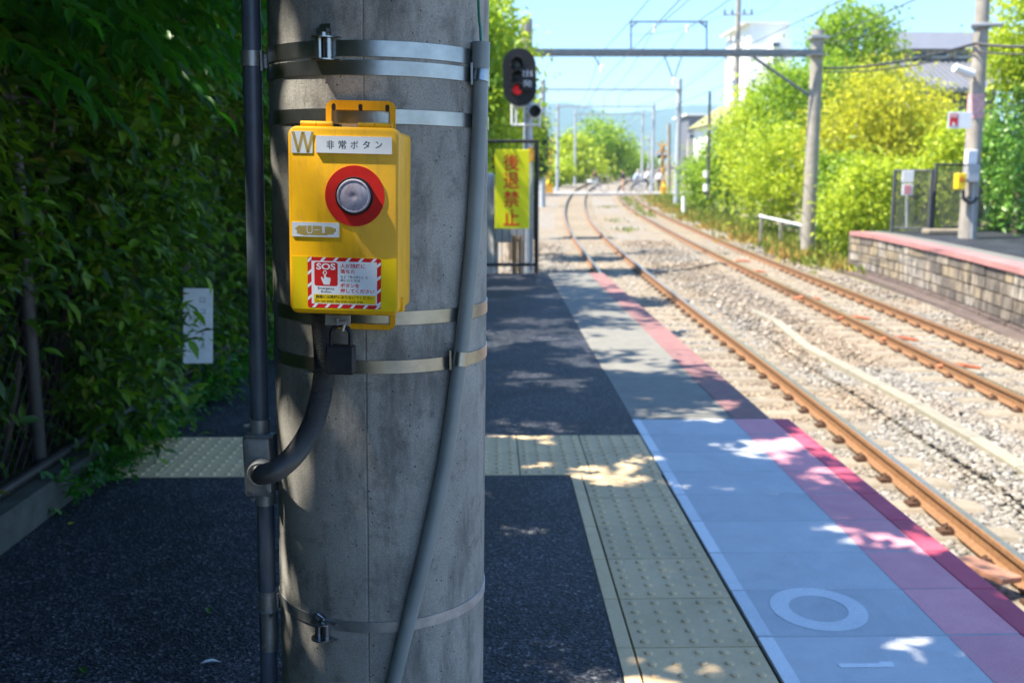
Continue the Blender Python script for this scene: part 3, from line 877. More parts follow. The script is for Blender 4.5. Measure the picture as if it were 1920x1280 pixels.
def band(u, v, hpx, mat='steel', tilt=0.0):
    phi, z, w_ = onpole(u, v)
    h = hpx * 1.43 / FPX
    b = MB(MP)
    n = 96; vs = []
    for k in range(n):
        a = 2 * math.pi * k / n
        zz = z + tilt * math.sin(a - phi)
        wob = 0.0003 * math.sin(7 * a)
        for r, dz in ((.0006, -h / 2), (.0020 + wob, -h / 2 + .0004), (.0020 + wob, h / 2 - .0004), (.0006, h / 2)):
            vs.append(((prad(z) + r) * math.sin(a), -(prad(z) + r) * math.cos(a), zz + dz))
    b.add(vs, [(4 * k + i, 4 * ((k + 1) % n) + i, 4 * ((k + 1) % n) + i + 1, 4 * k + i + 1) for k in range(n) for i in range(3)])
    return b.build('steel_band', mat, pole, smooth=40), z
def buckle(parent, u, v, s=1.0, clip=False):
    phi, z, w_ = onpole(u, v)
    Mb = MP @ Matrix.Translation((prad(z) * math.sin(phi), -prad(z) * math.cos(phi), z)) @ Matrix.Rotation(phi, 4, 'Z')
    b = MB(Mb)
    for dx in (-.0072, .0062):
        b.tube([(dx, -.008, -.014 * s), (dx, -.008, .014 * s)], .0058, 14)
    for zz in (-.0155, .0145):
        b.tube([(-.001, -.0085, zz * s), (-.001, -.0085, zz * s + .0016)], [.0165, .0165], 18)
        b.box(-.001, .024, -.0085, -.002, zz * s, zz * s + .0014)
    b.tube([(-.001, -.0085, .016 * s), (-.001, -.0085, .026 * s)], .0055, 12)
    if clip:
        b.tube([(-.004, -.012, .016), (-.007, -.018, .028), (0, -.02, .031), (.006, -.018, .026), (.002, -.012, .016)], .0018, 6)
        b.tube([(-.016, -.006, .020), (-.010, -.014, .017), (.012, -.015, .018)], .0012, 6)
    else:
        b.box(-.008, .008, -.015, -.002, .022 * s, .027 * s)
        b.box(-.008, .008, -.004, -.002, .016, .034 * s)
    b.build('buckle', 'steel', parent, smooth=40)
bd, _ = band(700, 91, 29); buckle(bd, 612, 93, 1.0)
band(700, 127, 27)
band(800, 221, 27)
band(800, 594, 27)
band(720, 688, 26)
bd, _ = band(700, 1175, 23, 'steel_dull'); buckle(bd, 611, 1176, .85, True)

# --- emergency button box ------------------------------------------
PHI = R(-4.6)
_, zc, _ = onpole(660, 420)
def frame(cz):
    Rm = Matrix(((math.cos(PHI), 0, math.sin(PHI), 0), (math.sin(PHI), 0, -math.cos(PHI), 0), (0, 1, 0, cz), (0, 0, 0, 1)))
    return MP @ Rm @ Matrix.Rotation(R(-0.55), 4, 'Z')
MX = frame(zc); MXI = MX.inverted()
def bl(u, v, zo):
    o = MXI @ Vector((0, 0, CAMH)); d = MXI.to_3x3() @ ray(u, v)
    p = o + d * ((zo - o.z) / d.z); return p.x, p.y
ZF = 0.274
def rect(u0, v0, u1, v1, zo):
    sl = 0.0235
    a = bl(u0, (v0 + v1) / 2, zo); c = bl(u1, (v0 + v1) / 2, zo); t = bl((u0 + u1) / 2, v0, zo); d = bl((u0 + u1) / 2, v1, zo)
    return a[0], c[0], d[1], t[1]
box = thing('emergency_button_box', 'yellow emergency button box with red ring strapped to the concrete pole', 'button box', MX @ Vector((0, 0, 0.17)))
x0, x1_, y0, y1 = rect(541, 238, 748, 590, ZF)
W_, H_ = x1_ - x0, y1 - y0; cx, cy = (x0 + x1_) / 2, (y0 + y1) / 2

def soft_plate(mb, w_, h_, r, z0, z1, cx, cy, bev, n=6, back=True):
    rings = []
    steps = [(0.0, z0), (0.0, z1 - bev), (bev * .3, z1 - bev * .3), (bev, z1)]
    vs = []; k = 4 * (n + 1)
    for ins, z in steps:
        vs += [(x, y, z) for x, y in rrect(w_ - 2 * ins, h_ - 2 * ins, max(r - ins, .0004), n, cx, cy)]
    fs = [tuple(range((len(steps) - 1) * k, len(steps) * k))]
    for j in range(len(steps) - 1):
        for i in range(k):
            fs.append((j * k + i, j * k + (i + 1) % k, (j + 1) * k + (i + 1) % k, (j + 1) * k + i))
    if back: fs.append(tuple(range(k - 1, -1, -1)))
    mb.add(vs, fs)

b = MB(MX); soft_plate(b, W_ - .005, H_ - .006, .008, ZF - .100, ZF - .0215, cx + .001, cy - .001, .002); body = b.build('housing', 'yellow', box, smooth=30)
b = MB(MX); soft_plate(b, W_, H_, .012, ZF - .0205, ZF, cx, cy, .004)
b.box(cx + W_ / 2 - .004, cx + W_ / 2 + .003, cy - H_ / 2 + .004, cy - H_ / 2 + .022, ZF - .034, ZF - .018)
lid = b.build('door', 'yellow', box, smooth=30)
for (u0, u1, v0) in ((564, 623, 231), (672, 735, 234)):
    a = bl(u0, v0, ZF - .012); c = bl(u1, v0, ZF - .012); h_ = MB(MX)
    m_ = (a[0] + c[0]) / 2
    for (p, q) in ((a[0], m_ - .0004), (m_ + .0004, c[0])):
        h_.tube([(p, a[1] - .001, ZF - .013), (q, a[1] - .001, ZF - .013)], .0042, 14)
    h_.box(a[0], c[0], a[1] - .008, a[1] - .004, ZF - .018, ZF - .009)
    h_.build('hinge', 'yellow', box, smooth=40)
# mounting bracket (top loop and bottom loop), flat against the pole
ZB = 0.1725
def loop(u0, v0, u1, v1, wall_px, name, topcut):
    a0, a1, c0, c1 = rect(u0, v0, u1, v1, ZB)
    wpx = wall_px * 1.43 / FPX
    b = MB(MX)
    po = rrect(a1 - a0, c1 - c0, .011, 5, (a0 + a1) / 2, (c0 + c1) / 2)
    iy0 = c0 + wpx; iy1 = c1 - (topcut * 1.43 / FPX)
    pi_ = rrect(a1 - a0 - 2 * wpx, iy1 - iy0, .002, 5, (a0 + a1) / 2, (iy0 + iy1) / 2)
    b.ringprism(po, pi_, ZB, ZB + .0032)
    o = b.build(name, 'yellow', box, smooth=30)
    return o, (a0, a1, iy1, c1)
lo, (a0, a1, iy1, c1) = loop(612, 189, 742, 300, 10, 'bracket', 17)
for f_ in (0.115, 0.5, 0.885):
    b = MB(MX); xx = a0 + (a1 - a0) * f_
    b.prism(rrect(.0056, .0095, .0027, 4, xx, iy1 + .0035), ZB + .0026, ZB + .0036); b.build('slot', 'black_print', lo)
loop(590, 560, 742, 616, 10, 'bracket', 10)
b = MB(MX); a = bl(628, 236, ZF - .03); b.box(a[0] - .004, a[0] + .008, a[1] - .006, a[1] + .002, ZF - .035, ZF - .02); b.build('rubber_stop', 'black_rubber', box)

def plate(u0, v0, u1, v1, name, mat, parent, th=.0012, r=.001, z=ZF):
    a0, a1, c0, c1 = rect(u0, v0, u1, v1, ZF)
    b = MB(MX); b.prism(rrect(a1 - a0, c1 - c0, r, 4, (a0 + a1) / 2, (c0 + c1) / 2), z + .0001, z + th)
    return b.build(name, mat, parent), (a0, a1, c0, c1)
o, q = plate(546, 246, 586, 287, 'letter_plate', 'white_film', box, .0006, .0015)
b = MB(MX); wq, hq = q[1] - q[0], q[3] - q[2]
X_ = lambda t: q[0] + wq * t; Y_ = lambda t: q[2] + hq * t
st = .115
for (xa, ya, xb, yb) in ((.03, .97, .27, .03), (.27, .03, .48, .97), (.50, .97, .72, .03), (.72, .03, .95, .97)):
    b.prism([(X_(xa), Y_(ya)), (X_(xa + st * 1.15), Y_(ya)), (X_(xb + st * 1.15), Y_(yb)), (X_(xb), Y_(yb))], ZF + .00063, ZF + .00068)
struct(b.build('letter', 'gold_print', o), 'stuff')
o, q = plate(593, 256, 735, 288, 'name_plate', 'white_film', box, .0022, .0008)
b = MB(MX)
for ch, u, w_, dv in (('非', 620, 13.5, 0), ('常', 642.5, 14.5, 0), ('ボ', 665, 14, .8), ('タ', 687.5, 12.5, .8), ('ン', 711, 12, 1)):
    p = bl(u, 271.5 + dv * .3, ZF)
    h_ = 15.5 * 1.33 / FPX if ch in '非常' else (14 if ch != 'ン' else 12) * 1.33 / FPX
    text_into(b, ch, h_, MX @ Matrix.Translation((p[0], p[1] - h_ / 2, 0)), ZF + .00223, .004, w_ * 1.33 / FPX, 'CENTER')
struct(b.build('lettering', 'black_print', o), 'stuff')
# button with red ring
bc = bl(665.5, 367.5, ZF); rpx = 1.33 / FPX
MC = MX @ Matrix.Translation((bc[0], bc[1], ZF))
b = MB(MC); b.ringprism(circle(55.5 * rpx, 64), circle(33 * rpx, 64), .0001, .0014); b.build('red_ring', 'red_paint', box, smooth=30)
b = MB(MC); b.lathe([(35 * rpx, .0), (35 * rpx, .006), (34 * rpx, .0075), (31.5 * rpx, .0075), (31 * rpx, .004)], 56); bz = b.build('bezel', 'black_rubber', box, smooth=35)
b = MB(MC); b.lathe([(31 * rpx, .001), (31 * rpx, .0085), (30 * rpx, .0100), (28.2 * rpx, .0104), (27.4 * rpx, .0092), (20 * rpx, .0104), (10 * rpx, .0110), (4 * rpx, .0110), (3.2 * rpx, .0107), (.5 * rpx, .0107)], 56); b.build('button_lens', 'lens', bz, smooth=35)
# worn number plate
o, q = plate(548, 417, 636, 444, 'number_plate', 'white_film', box, .0010, .0006)
b = MB(MX); wq, hq = q[1] - q[0], q[3] - q[2]
import itertools
pts = []
for k in range(40):
    a = 2 * math.pi * k / 40
    rr = 1 + .13 * math.sin(3 * a + 1) + .09 * math.sin(7 * a) + .05 * math.sin(13 * a + 2)
    ca, sa = math.cos(a), math.sin(a)
    rr = 1 + .05 * math.sin(3 * a + 1) + .04 * math.sin(9 * a) + .03 * math.sin(17 * a + 2)
    pts.append((q[0] + wq * (.49 + .42 * rr * math.copysign(abs(ca) ** .6, ca)), q[2] + hq * (.44 + .33 * rr * math.copysign(abs(sa) ** .6, sa))))
b.prism(pts, ZF + .00103, ZF + .00106); b.build('worn_patch', 'gold_print', o)
b = MB(MX)
p = bl(581, 438, ZF); text_into(b, 'U', 15 * rpx, MX @ Matrix.Translation((p[0], p[1], 0)), ZF + .00109, -.01, 11 * rpx, 'CENTER')
p = bl(594, 431, ZF); b.box(p[0] - 5 * rpx, p[0] + 5 * rpx, p[1] - .6 * rpx, p[1] + .6 * rpx, ZF + .00109, ZF + .00113)
p = bl(607, 437, ZF); text_into(b, '1', 13 * rpx, MX @ Matrix.Translation((p[0], p[1], 0)), ZF + .00109, -.01, 5 * rpx, 'CENTER')
struct(b.build('lettering', 'white_film', o), 'stuff')
# yellow film and the red striped notice
o, q = plate(549.5, 482.5, 743, 581, 'yellow_film', 'yellow_panel', box, .0005, .0006)
SC = rpx / 10.67
sc0 = bl(570 + 808 / 10.67, 470 + 648 / 10.67, ZF)
MS = MX @ Matrix.Translation((sc0[0], sc0[1], 0))
ZS = ZF + .0006
def S(cx_, cy_): return ((cx_ - 808) * SC, -(cy_ - 0.024 * (cx_ - 808) * 0 - 648) * SC)
b = MB(MS); b.prism(rrect(1480 * SC, 1015 * SC, 45 * SC, 5), ZS, ZS + .0001)
notice = b.build('notice_sticker', 'red_print', box)
b = MB(MS)
def poly(mb, pts, z): mb.prism([S(*p) for p in pts], z, z + .00004)
Z1 = ZS + .00013
L0, L1, T0, T1, R0, R1, B0, B1 = 71, 148, 143, 218, 1467, 1545, 1075, 1152
poly(b, [(L1, T1), (R0, T1), (R0, B0), (L1, B0)], Z1)
for k in range(5):
    x = 318 + 255 * k
    poly(b, [(x, T1 + 1), (x + 62, T1 + 1), (x + 128, T0), (x + 66, T0)], Z1)
for k in range(6):
    x = 152 + 255 * k
    poly(b, [(x, B1), (x + 62, B1), (x + 128, B0 - 1), (x + 66, B0 - 1)], Z1)
for k in range(4):
    y = 258 + 252 * k
    poly(b, [(L0, y), (L0, y - 66), (L1 + 1, y - 132), (L1 + 1, y - 66)], Z1)
for k in range(4):
    y = 330 + 262 * k
    poly(b, [(R0 - 1, y), (R0 - 1, y - 62), (R1, y - 124), (R1, y - 62)], Z1)
struct(b.build('white_print', 'white_film', notice), 'stuff')
Z2 = Z1 + .00007
b = MB(MS)
c_ = S(440, 477); b.prism(rrect(472 * SC, 472 * SC, 42 * SC, 5, *c_), Z2, Z2 + .00004)
def line(mb, s, x0_, x1s, yt, yb, bold=.0, z=Z2):
    p = S((x0_ + x1s) / 2, yb)
    text_into(mb, s, (yb - yt) * SC, MS @ Matrix.Translation((p[0], p[1], 0)), z, bold, (x1s - x0_) * SC, 'CENTER', .00004)
line(b, '人が線路に', 728, 1230, 258, 348, .022)
line(b, '落ちた', 728, 1026, 372, 456, .022)
line(b, 'ボタンを', 728, 1112, 650, 736, .024)
line(b, '押してください', 728, 1416, 758, 844, .022)
struct(b.build('red_lettering', 'red_print', notice), 'stuff')
b = MB(MS)
line(b, 'SOS', 246, 632, 262, 392, .03, Z2 + .00007)
c_ = S(418, 450); b.ringprism(circle(42 * SC, 24, *c_), circle(24 * SC, 24, *c_), Z2 + .00007, Z2 + .00011)
poly(b, [(402, 470), (436, 470), (440, 545), (452, 538), (466, 548), (478, 538), (494, 550), (506, 542), (530, 556), (532, 600), (512, 688), (394, 688), (368, 630), (336, 545), (350, 530), (376, 556), (398, 582)], Z2 + .00007)
struct(b.build('hand_symbol', 'white_film', notice), 'stuff')
b = MB(MS); poly(b, [(192, 882), (1440, 882), (1440, 1058), (192, 1058)], Z2); b.build('yellow_bar', 'yellow_panel', notice)
b = MB(MS)
line(b, 'Emergency', 276, 606, 735, 800, .004); line(b, 'Button', 340, 545, 804, 850, .004)
line(b, 'など「あぶない」と', 730, 1282, 492, 552, .012); line(b, '感じたときは', 730, 1130, 566, 618, .012)
line(b, '線路には絶対におりないでください', 228, 1396, 893, 966, .016, Z2 + .00007)
line(b, 'Do not enter the train track area.', 222, 1196, 984, 1044, .004, Z2 + .00007)
struct(b.build('black_lettering', 'black_print', notice), 'stuff')
# hasp
b = MB(MX); p = bl(640, 596, ZF - .03)
b.box(p[0] - .022, p[0] + .012, p[1] - .010, p[1] + .004, ZF - .034, ZF - .028)
b.tube([(p[0] - .004, p[1], ZF - .02), (p[0] - .002, p[1] - .006, ZF - .016), (p[0] + .010, p[1] - .004, ZF - .018)], .0028, 8)
b.tube([(p[0] + .008, p[1] - .002, ZF - .02), (p[0] + .004, p[1] - .016, ZF - .02)], .0022, 8)
b.build('hasp', 'steel_dull', box, smooth=40)

# padlock
p0 = bl(639, 673, ZF - .035)
pl = thing('padlock', 'black square padlock hanging below the yellow box', 'padlock', MX @ Vector((p0[0], p0[1] - .02, ZF - .035)))
b = MB(MX); b.cbox(p0[0] - .0195, p0[0] + .0195, p0[1] - .0205, p0[1] + .0195, ZF - .046, ZF - .026, .0022); b.build('body', 'padlock', pl, smooth=30)
b = MB(MX)
sh = [(-.0135, .015), (-.0135, .034)] + [(-.0135 * math.cos(R(a)), .034 + .0135 * math.sin(R(a))) for a in range(15, 180, 15)] + [(.0135, .034), (.0135, .015)]
b.tube([(p0[0] + x, p0[1] + y, ZF - .036) for x, y in sh], .0032, 10); b.build('shackle', 'padlock', pl, smooth=50)

# --- corrugated hose from box to junction box ------------------------
ctrl = [P(600, 575, 1.415), P(606, 630, 1.41), P(608, 690, 1.405), P(600, 750, 1.40), P(582, 805, 1.40), P(552, 852, 1.405), P(520, 880, 1.425), P(494, 889, 1.46), P(489, 889, 1.505)]
def catmull(ps, step):
    ps = [ps[0] * 2 - ps[1]] + ps + [ps[-1] * 2 - ps[-2]]
    out = []
    for i in range(1, len(ps) - 2):
        a, b_, c, d = ps[i - 1:i + 3]
        n = max(2, int((c - b_).length / step))
        for k in range(n):
            t = k / n
            out.append(0.5 * ((2 * b_) + (c - a) * t + (2 * a - 5 * b_ + 4 * c - d) * t * t + (3 * b_ - a - 3 * c + d) * t ** 3))
    out.append(ps[-2]); return out
pts = catmull(ctrl, .0012)
b = MB(); b.tube(pts, [.0146 if (k // 1) % 2 else .0160 for k in range(len(pts))], 20)
tag(b.build('corrugated_hose', 'flex', smooth=80), 'dark ribbed flexible hose curving from yellow box to the junction box', 'hose')

# --- pipe on the left with junction box ------------------------------
YP = 1.575
q0, q1 = P(470, -10, YP), P(487.5, 800, YP)
q2, q3 = P(497.5, 930, YP), P(505, 1290, YP)
dirp = (q0 - q1).normalized(); dird = (q3 - q2).normalized()
ltop = q1 + dirp * 2.6; lbot = q2 + dird * (q2.z / -dird.z)
conduit = thing('conduit_pipe', 'dark bluish grey conduit pipe with junction box left of the pole', 'pipe', lbot)
RP = 17.0 * YP / FPX
b = MB(); b.tube([q1 - dirp * .01, ltop], RP, 28); b.build('upper_pipe', 'pipe', conduit, smooth=40)
b = MB(); b.tube([q2, lbot], RP * 0.98, 28); b.build('lower_pipe', 'pipe', conduit, smooth=40)
jm = P(488.5, 871, 1.555)
MJ = Matrix.Translation(jm) @ Matrix.Rotation(R(-6), 4, 'Z') @ Matrix.Rotation(R(-.8), 4, 'Y')
px_ = 1.53 / FPX
jb = MB(MJ @ Matrix(((1, 0, 0, 0), (0, 0, -1, 0), (0, 1, 0, 0), (0, 0, 0, 1))))
soft_plate(jb, 54 * px_, 118 * px_, .006, -.022, .018, 0, 0, .003)
soft_plate(jb, 57 * px_, 122 * px_, .006, .003, .007, -.0015, 0, .001)
jo = jb.build('junction_box', 'cast', conduit, smooth=35)
c = MB(); c.tube([q1 - dirp * .012, q1 + dirp * .014], RP * 1.16, 26); c.tube([q1 - dirp * .013, q1 - dirp * .009], RP * 1.22, 26)
c.tube([q1 + Vector((-RP * 1.1, -.006, .004)), q1 + Vector((-RP * 1.55, -.012, .004))], .0032, 8); c.build('upper_coupling', 'cast', conduit, smooth=40)
c = MB(); c.tube([q2 + dird * .012, q2 - dird * .008], RP * 1.16, 26); c.tube([q2 + dird * .002 + Vector((-RP * 1.1, -.006, 0)), q2 + dird * .002 + Vector((-RP * 1.55, -.012, 0))], .0032, 8); c.build('lower_coupling', 'cast', conduit, smooth=40)
hub = P(489, 886, 1.52)
MH = Matrix.Translation(hub) @ Matrix.Rotation(R(90), 4, 'X')
c = MB(MH); c.lathe([(.0205, -.012), (.0205, .006), (.0185, .010), (.0165, .010)], 30); c.build('hose_hub', 'cast', jo, smooth=40)
for (du, dv) in ((-22, -52), (22, -52), (-22, 52), (20, 54)):
    c = MB(); p = P(488 + du, 871 + dv, 1.534); c.tube([p + Vector((0, .004, 0)), p - Vector((0, .002, 0))], .0022, 10); c.build('screw', 'steel', jo, smooth=40)
# lower sleeve with two screws
s0, s1, s2 = P(503, 1105, YP), P(504, 1140, YP), P(505.5, 1215, YP)
c = MB(); c.tube([s0, s1], RP * 1.10, 26); c.tube([s1, s1 + (s2 - s1) * .03], RP * 1.16, 26); c.build('sleeve', 'cast', conduit, smooth=40)
c = MB(); c.tube([s1 + (s2 - s1) * .04, s2], RP * 1.06, 26); sl_ = c.build('connector', 'steel_dull', conduit, smooth=40)
for (u, v) in ((492, 1153), (508, 1153), (494, 1210)):
    p = P(u, v, YP - RP * 1.06 - .001); c = MB(); c.tube([p + Vector((0, .004, 0)), p - Vector((0, .003, 0))], .0032, 10); c.build('screw', 'steel', sl_, smooth=40)
# strap clips that hold the pipe to the pole
for (u, v, hh) in ((472, 111, 27), (502.5, 1122, 24)):
    c0 = P(u, v, YP); h = hh * YP / FPX / 2
    c = MB(); c.tube([c0 - dirp * h, c0 + dirp * h], RP * 1.13 if v < 500 else RP * 1.15, 26)
    e = P(u + 19, v + 3, YP - .012)
    c.box(e.x - .0016, e.x + .0016, e.y - .004, e.y + .012, e.z - h * 1.35, e.z + h * 1.3)
    c.box(e.x + .001, e.x + .02, e.y + .010, e.y + .013, e.z - h * .9, e.z + h * .9)
    c.build('strap_clip', 'steel_dull', conduit, smooth=40)

# --- grey plastic pipe winding down the right side --------------------
cp = [(902, 82), (900, 200), (896, 300), (889, 420), (880, 520), (869, 620), (859, 700), (848, 780), (834, 870), (815, 960), (796, 1045), (775, 1130), (756, 1205), (738, 1280), (718, 1360), (702, 1430)]
cps = [onpole(u, v, .0125)[2] for u, v in cp]
cps += [cps[-1] + (cps[-1] - cps[-2]) * 2.2]
pv = thing('plastic_pipe', 'grey green plastic pipe slanting down the right face of the pole', 'pipe', Vector((cps[-1].x, cps[-1].y, 0)))
pts = catmull(cps, .03)
b = MB(); b.tube(pts, .0113, 22); b.build('pipe', 'pvc', pv, smooth=60)
t0 = onpole(901.5, 103, .0125)[2]
b = MB(); b.tube([cps[0] + (cps[0] - cps[1]) * .02, onpole(901, 130, .0125)[2]], .0133, 22); b.build('socket', 'pvc', pv, smooth=40)
g0 = [P(896, -60, 1.50), P(897, 0, 1.50), P(899, 40, 1.51), cps[0] + Vector((0, 0, .004)), cps[1]]
b = MB(); b.tube(catmull(g0, .02), .0022, 8); b.build('green_wire', 'green_wire', pv, smooth=60)
for (u, v, du, hh) in ((901, 139, -16, 28), (862, 672, -17, 26)):
    a = onpole(u, v, .0125)[2]; a2 = onpole(u - 1.2, v + 12, .0125)[2]; ax = (a2 - a).normalized()
    h = hh * 1.5 / FPX / 2
    c = MB(); c.tube([a - ax * h, a + ax * h], .0128, 22)
    e = onpole(u + du, v, .004)[2]
    c.box(e.x - .0016, e.x + .0016, e.y - .010, e.y + .004, e.z - h * 1.45, e.z + h * 1.35)
    c.build('strap_clip', 'steel', pv, smooth=40)

# ================================================================== VEGETATION
UPV = np.array([0, 0, 1.0])
def sprigs(org, dirs, nl, L, seed, rich, span=0.22, droop=0.45):
    """leafy twigs: alternate leaves along each twig"""
    r = np.random.default_rng(seed)
    n = len(org); d = unit(dirs)
    side = unit(np.cross(d, UPV + 0.01 * r.normal(size=(n, 3))))
    C, D, Nn, LL = [], [], [], []
    sp = span * (0.6 + 0.8 * r.random(n))
    for k in range(nl):
        t = (k + 0.6) / nl
        c = org + d * (sp * t)[:, None] - UPV * (droop * sp * t * t)[:, None] * 0.6
        sg = 1 if k % 2 else -1
        a = 0.85 - 0.55 * t
        dd = d * (1 - a * 0.55) + side * sg * a - UPV * (0.05 + 0.45 * r.random(n))[:, None] + 0.42 * r.normal(size=(n, 3))
        C.append(c); D.append(dd); Nn.append(UPV + 0.35 * r.normal(size=(n, 3)) + d * .3)
        LL.append(L * (0.5 + 0.9 * r.random(n) ** 1.3) * (1 - 0.25 * abs(t - 0.5)))
    C, D, Nn, LL = np.vstack(C), np.vstack(D), np.vstack(Nn), np.concatenate(LL)
    return leaves(C, D, Nn, LL, LL * 0.44, rich, 0.18)

def crown_points(center, radii, n, seed, clumps=40, spread=0.32, shell=0.75, cut=None):
    r = np.random.default_rng(seed)
    cdir = unit(r.normal(size=(clumps, 3)))
    rad = (shell + (1 - shell) * r.random(clumps)) ** 1.0 * (0.55 + 0.5 * r.random(clumps))
    rad = np.clip(rad * 1.1, 0.25, 1.05)
    cc = np.array(center) + cdir * rad[:, None] * np.array(radii)
    wgt = 0.4 + r.random(clumps); wgt /= wgt.sum()
    idx = r.choice(clumps, n, p=wgt)
    sg = spread * (0.55 + 0.8 * r.random(clumps))
    off = r.normal(size=(n, 3)) * sg[idx][:, None] * np.array(radii) * np.array([1, 1, 0.75])
    p = cc[idx] + off
    return p, cc, unit(p - cc[idx] + 1e-6)

def crown_mesh(name, center, radii, n, L, mat, seed, clumps=40, spread=0.3, zmin=None, narrow=0.5, up=0.5, flt=None):
    r = np.random.default_rng(seed + 999)
    p, cc, out = crown_points(center, radii, n, seed, clumps, spread)
    if flt is not None: k_ = flt(p, r); p, out = p[k_], out[k_]
    if zmin is not None: p = p[p[:, 2] > zmin]; out = out[:len(p)]
    n = len(p)
    d = out * .7 + r.normal(size=(n, 3)) * .8 - UPV * .25
    nn = UPV * up + out * .5 + r.normal(size=(n, 3)) * .55
    LL = L * (0.55 + 0.8 * r.random(n))
    V, F = leaves(p, d, nn, LL, LL * narrow, False)
    return V, F, cc

def tree(name, label, cat, center, radii, n, L, mat, seed, group=None, clumps=40, spread=0.3, trunk=0.12, base=None, narrow=0.5, parts=('trunk', 'crown'), zmin=None, flt=None, ttop=None):
    c = Vector(center)
    bz = zg(c.y) if base is None else base[2]
    bx_, by_ = (c.x, c.y) if base is None else base[:2]
    t = thing(name, label, cat, (bx_, by_, bz), group)
    V, F, cc = crown_mesh('crown', center, radii, n, L, mat, seed, clumps, spread, zmin, narrow, .5, flt)
    o = link(parts[1], np_mesh(parts[1], V - np.array([bx_, by_, bz]), F, M[mat]), t)
    b = MB()
    top = Vector((c.x, c.y, c.z + radii[2] * .35))
    if ttop is not None: top = Vector(ttop)
    st = Vector((bx_, by_, bz - .1))
    mid = st.lerp(top, .5) + Vector((random.uniform(-.1, .1), random.uniform(-.1, .1), 0)) * radii[2]
    b.tube([st, mid, top], [trunk, trunk * .7, trunk * .25], 10)
    rr = random.Random(seed)
    for k in range(min(9, len(cc))):
        e = Vector(cc[k]); s0 = st.lerp(top, rr.uniform(.35, .8)) if base is None else mid.lerp(top, rr.uniform(0, .8))
        s0 = mid.lerp(top, rr.uniform(0, .7)) if e.z > mid.z else st.lerp(mid, rr.uniform(.5, .95))
        if flt is not None and not flt(np.array([list(s0.lerp(e, .6))]), np.random.default_rng(1))[0]: continue
        b.tube([s0, s0.lerp(e, .5) + Vector((0, 0, .1 * radii[2])), e], [trunk * .4, trunk * .26, trunk * .08], 6)
    b.build(parts[0], 'bark', t, smooth=60)
    return t

KX, KY = -TO_SUN.x / TO_SUN.z, -TO_SUN.y / TO_SUN.z
def gaps(p, r):
    """how strongly the foliage is thinned: light patches as they fall on pole and paving"""
    gx_ = p[:, 0] + KX * (p[:, 2] - .7); gy_ = p[:, 1] + KY * (p[:, 2] - .7)
    fine = np.sin(23 * gx_ + 1.0 + 6 * gy_) * np.sin(19 * gy_ + .5 - 7 * gx_)
    pole_ = .97 * np.exp(-(((gx_ + .10) / .36) ** 4 + ((gy_ - 1.50) / .36) ** 4)) * (fine > -.62)
    low = .98 * np.exp(-(((gx_ + .44) / .24) ** 4 + ((gy_ - 1.46) / .32) ** 4)) * (np.sin(21 * gx_ + 9 * gy_) * np.sin(13 * gy_ + 2) > -.5)
    slab = .97 * np.exp(-(((gx_ - .74) / .40) ** 4 + ((gy_ - 4.02) / .50) ** 4)) * (np.sin(8 * gx_ + 2) * np.sin(9 * gy_ + 1.2) + .5 * np.sin(17 * gx_ + 5 * gy_) > -.38)
    nz = np.sin(4.3 * gx_ + 1.3 * np.sin(2.1 * gy_)) * np.sin(5.1 * gy_ + .7 + 1.1 * np.sin(1.7 * gx_)) + .55 * np.sin(9.7 * gx_ + 4.1 * gy_ + 1) * np.sin(11.3 * gy_ - 3.3 * gx_)
    spots = np.clip((nz - np.where(gx_ < .22, .10, np.where(gy_ < 2.9, .80, .22))) * 6.0, 0, .985) * (gx_ > -.56)
    strip_ = .97 * np.exp(-((gy_ - 7.35) / .62) ** 6) * (gx_ > -.9) * (np.sin(7 * gx_ + 2.2 * gy_) * np.sin(6.1 * gy_ + .4) > -.45)
    return r.random(len(p)) > np.maximum.reduce([pole_, low, slab, spots, strip_])
# --- the hedge on the left, seen through and over its fence ----------------
def hedge(label, y0, y1, seed, n, L, rich, zmax, front, thick, group='bushes along the fence on the left'):
    r = np.random.default_rng(seed)
    t = thing('hedge_bush', label, 'bush', (-2.1, (y0 + y1) / 2, 0.0), group)
    y = y0 + (y1 - y0) * r.random(n); z = 0.02 + zmax * r.random(n) ** 0.9
    bulge = 0.14 * np.sin(y * 2.3 + seed) + 0.10 * np.sin(z * 3.1 + y * 1.3) + 0.07 * np.sin(y * 6.1 + z * 5)
    xf = np.array([front(a, c) for a, c in zip(y, z)]) + bulge
    x = xf - r.exponential(thick, n)
    clear = (y > 4.25) & (y < 5.35) & (z < .9)
    x = np.where(clear, np.minimum(x, -1.80), x)       # the board stands free of the leaves
    org = np.stack([x, y, z], 1)
    org = org[gaps(org, r)]; n = len(org)
    d = np.stack([0.75 + 0.5 * r.normal(size=n), 0.75 * r.normal(size=n) - .25, 0.15 + 0.45 * r.normal(size=n)], 1)
    V, F = sprigs(org, d, 7, L, seed + 1, rich)
    link('foliage', np_mesh('foliage', V - np.array(t.location), F, M['leaf_dark']), t)
    b = MB(); rr = random.Random(seed)
    for k in range(14):
        yy = rr.uniform(y0, y1); p = Vector((-2.1 + rr.uniform(-.2, .2), yy, 0))
        q = p + Vector((rr.uniform(-.2, .5), rr.uniform(-.4, .4), zmax * rr.uniform(.5, .9)))
        b.tube([p, p.lerp(q, .5) + Vector((rr.uniform(-.1, .1), rr.uniform(-.1, .1), 0)), q], [.016, .011, .004], 6)
    struct(b.build('stems', 'bark', t, smooth=60), 'stuff')
    return t
hedge('dark leafy bush pressing through the wire fence at the left frame edge', 1.4, 3.9, 21, 2500, .078, True, 2.6, lambda y, z: -1.84 + .12 * z, .15)
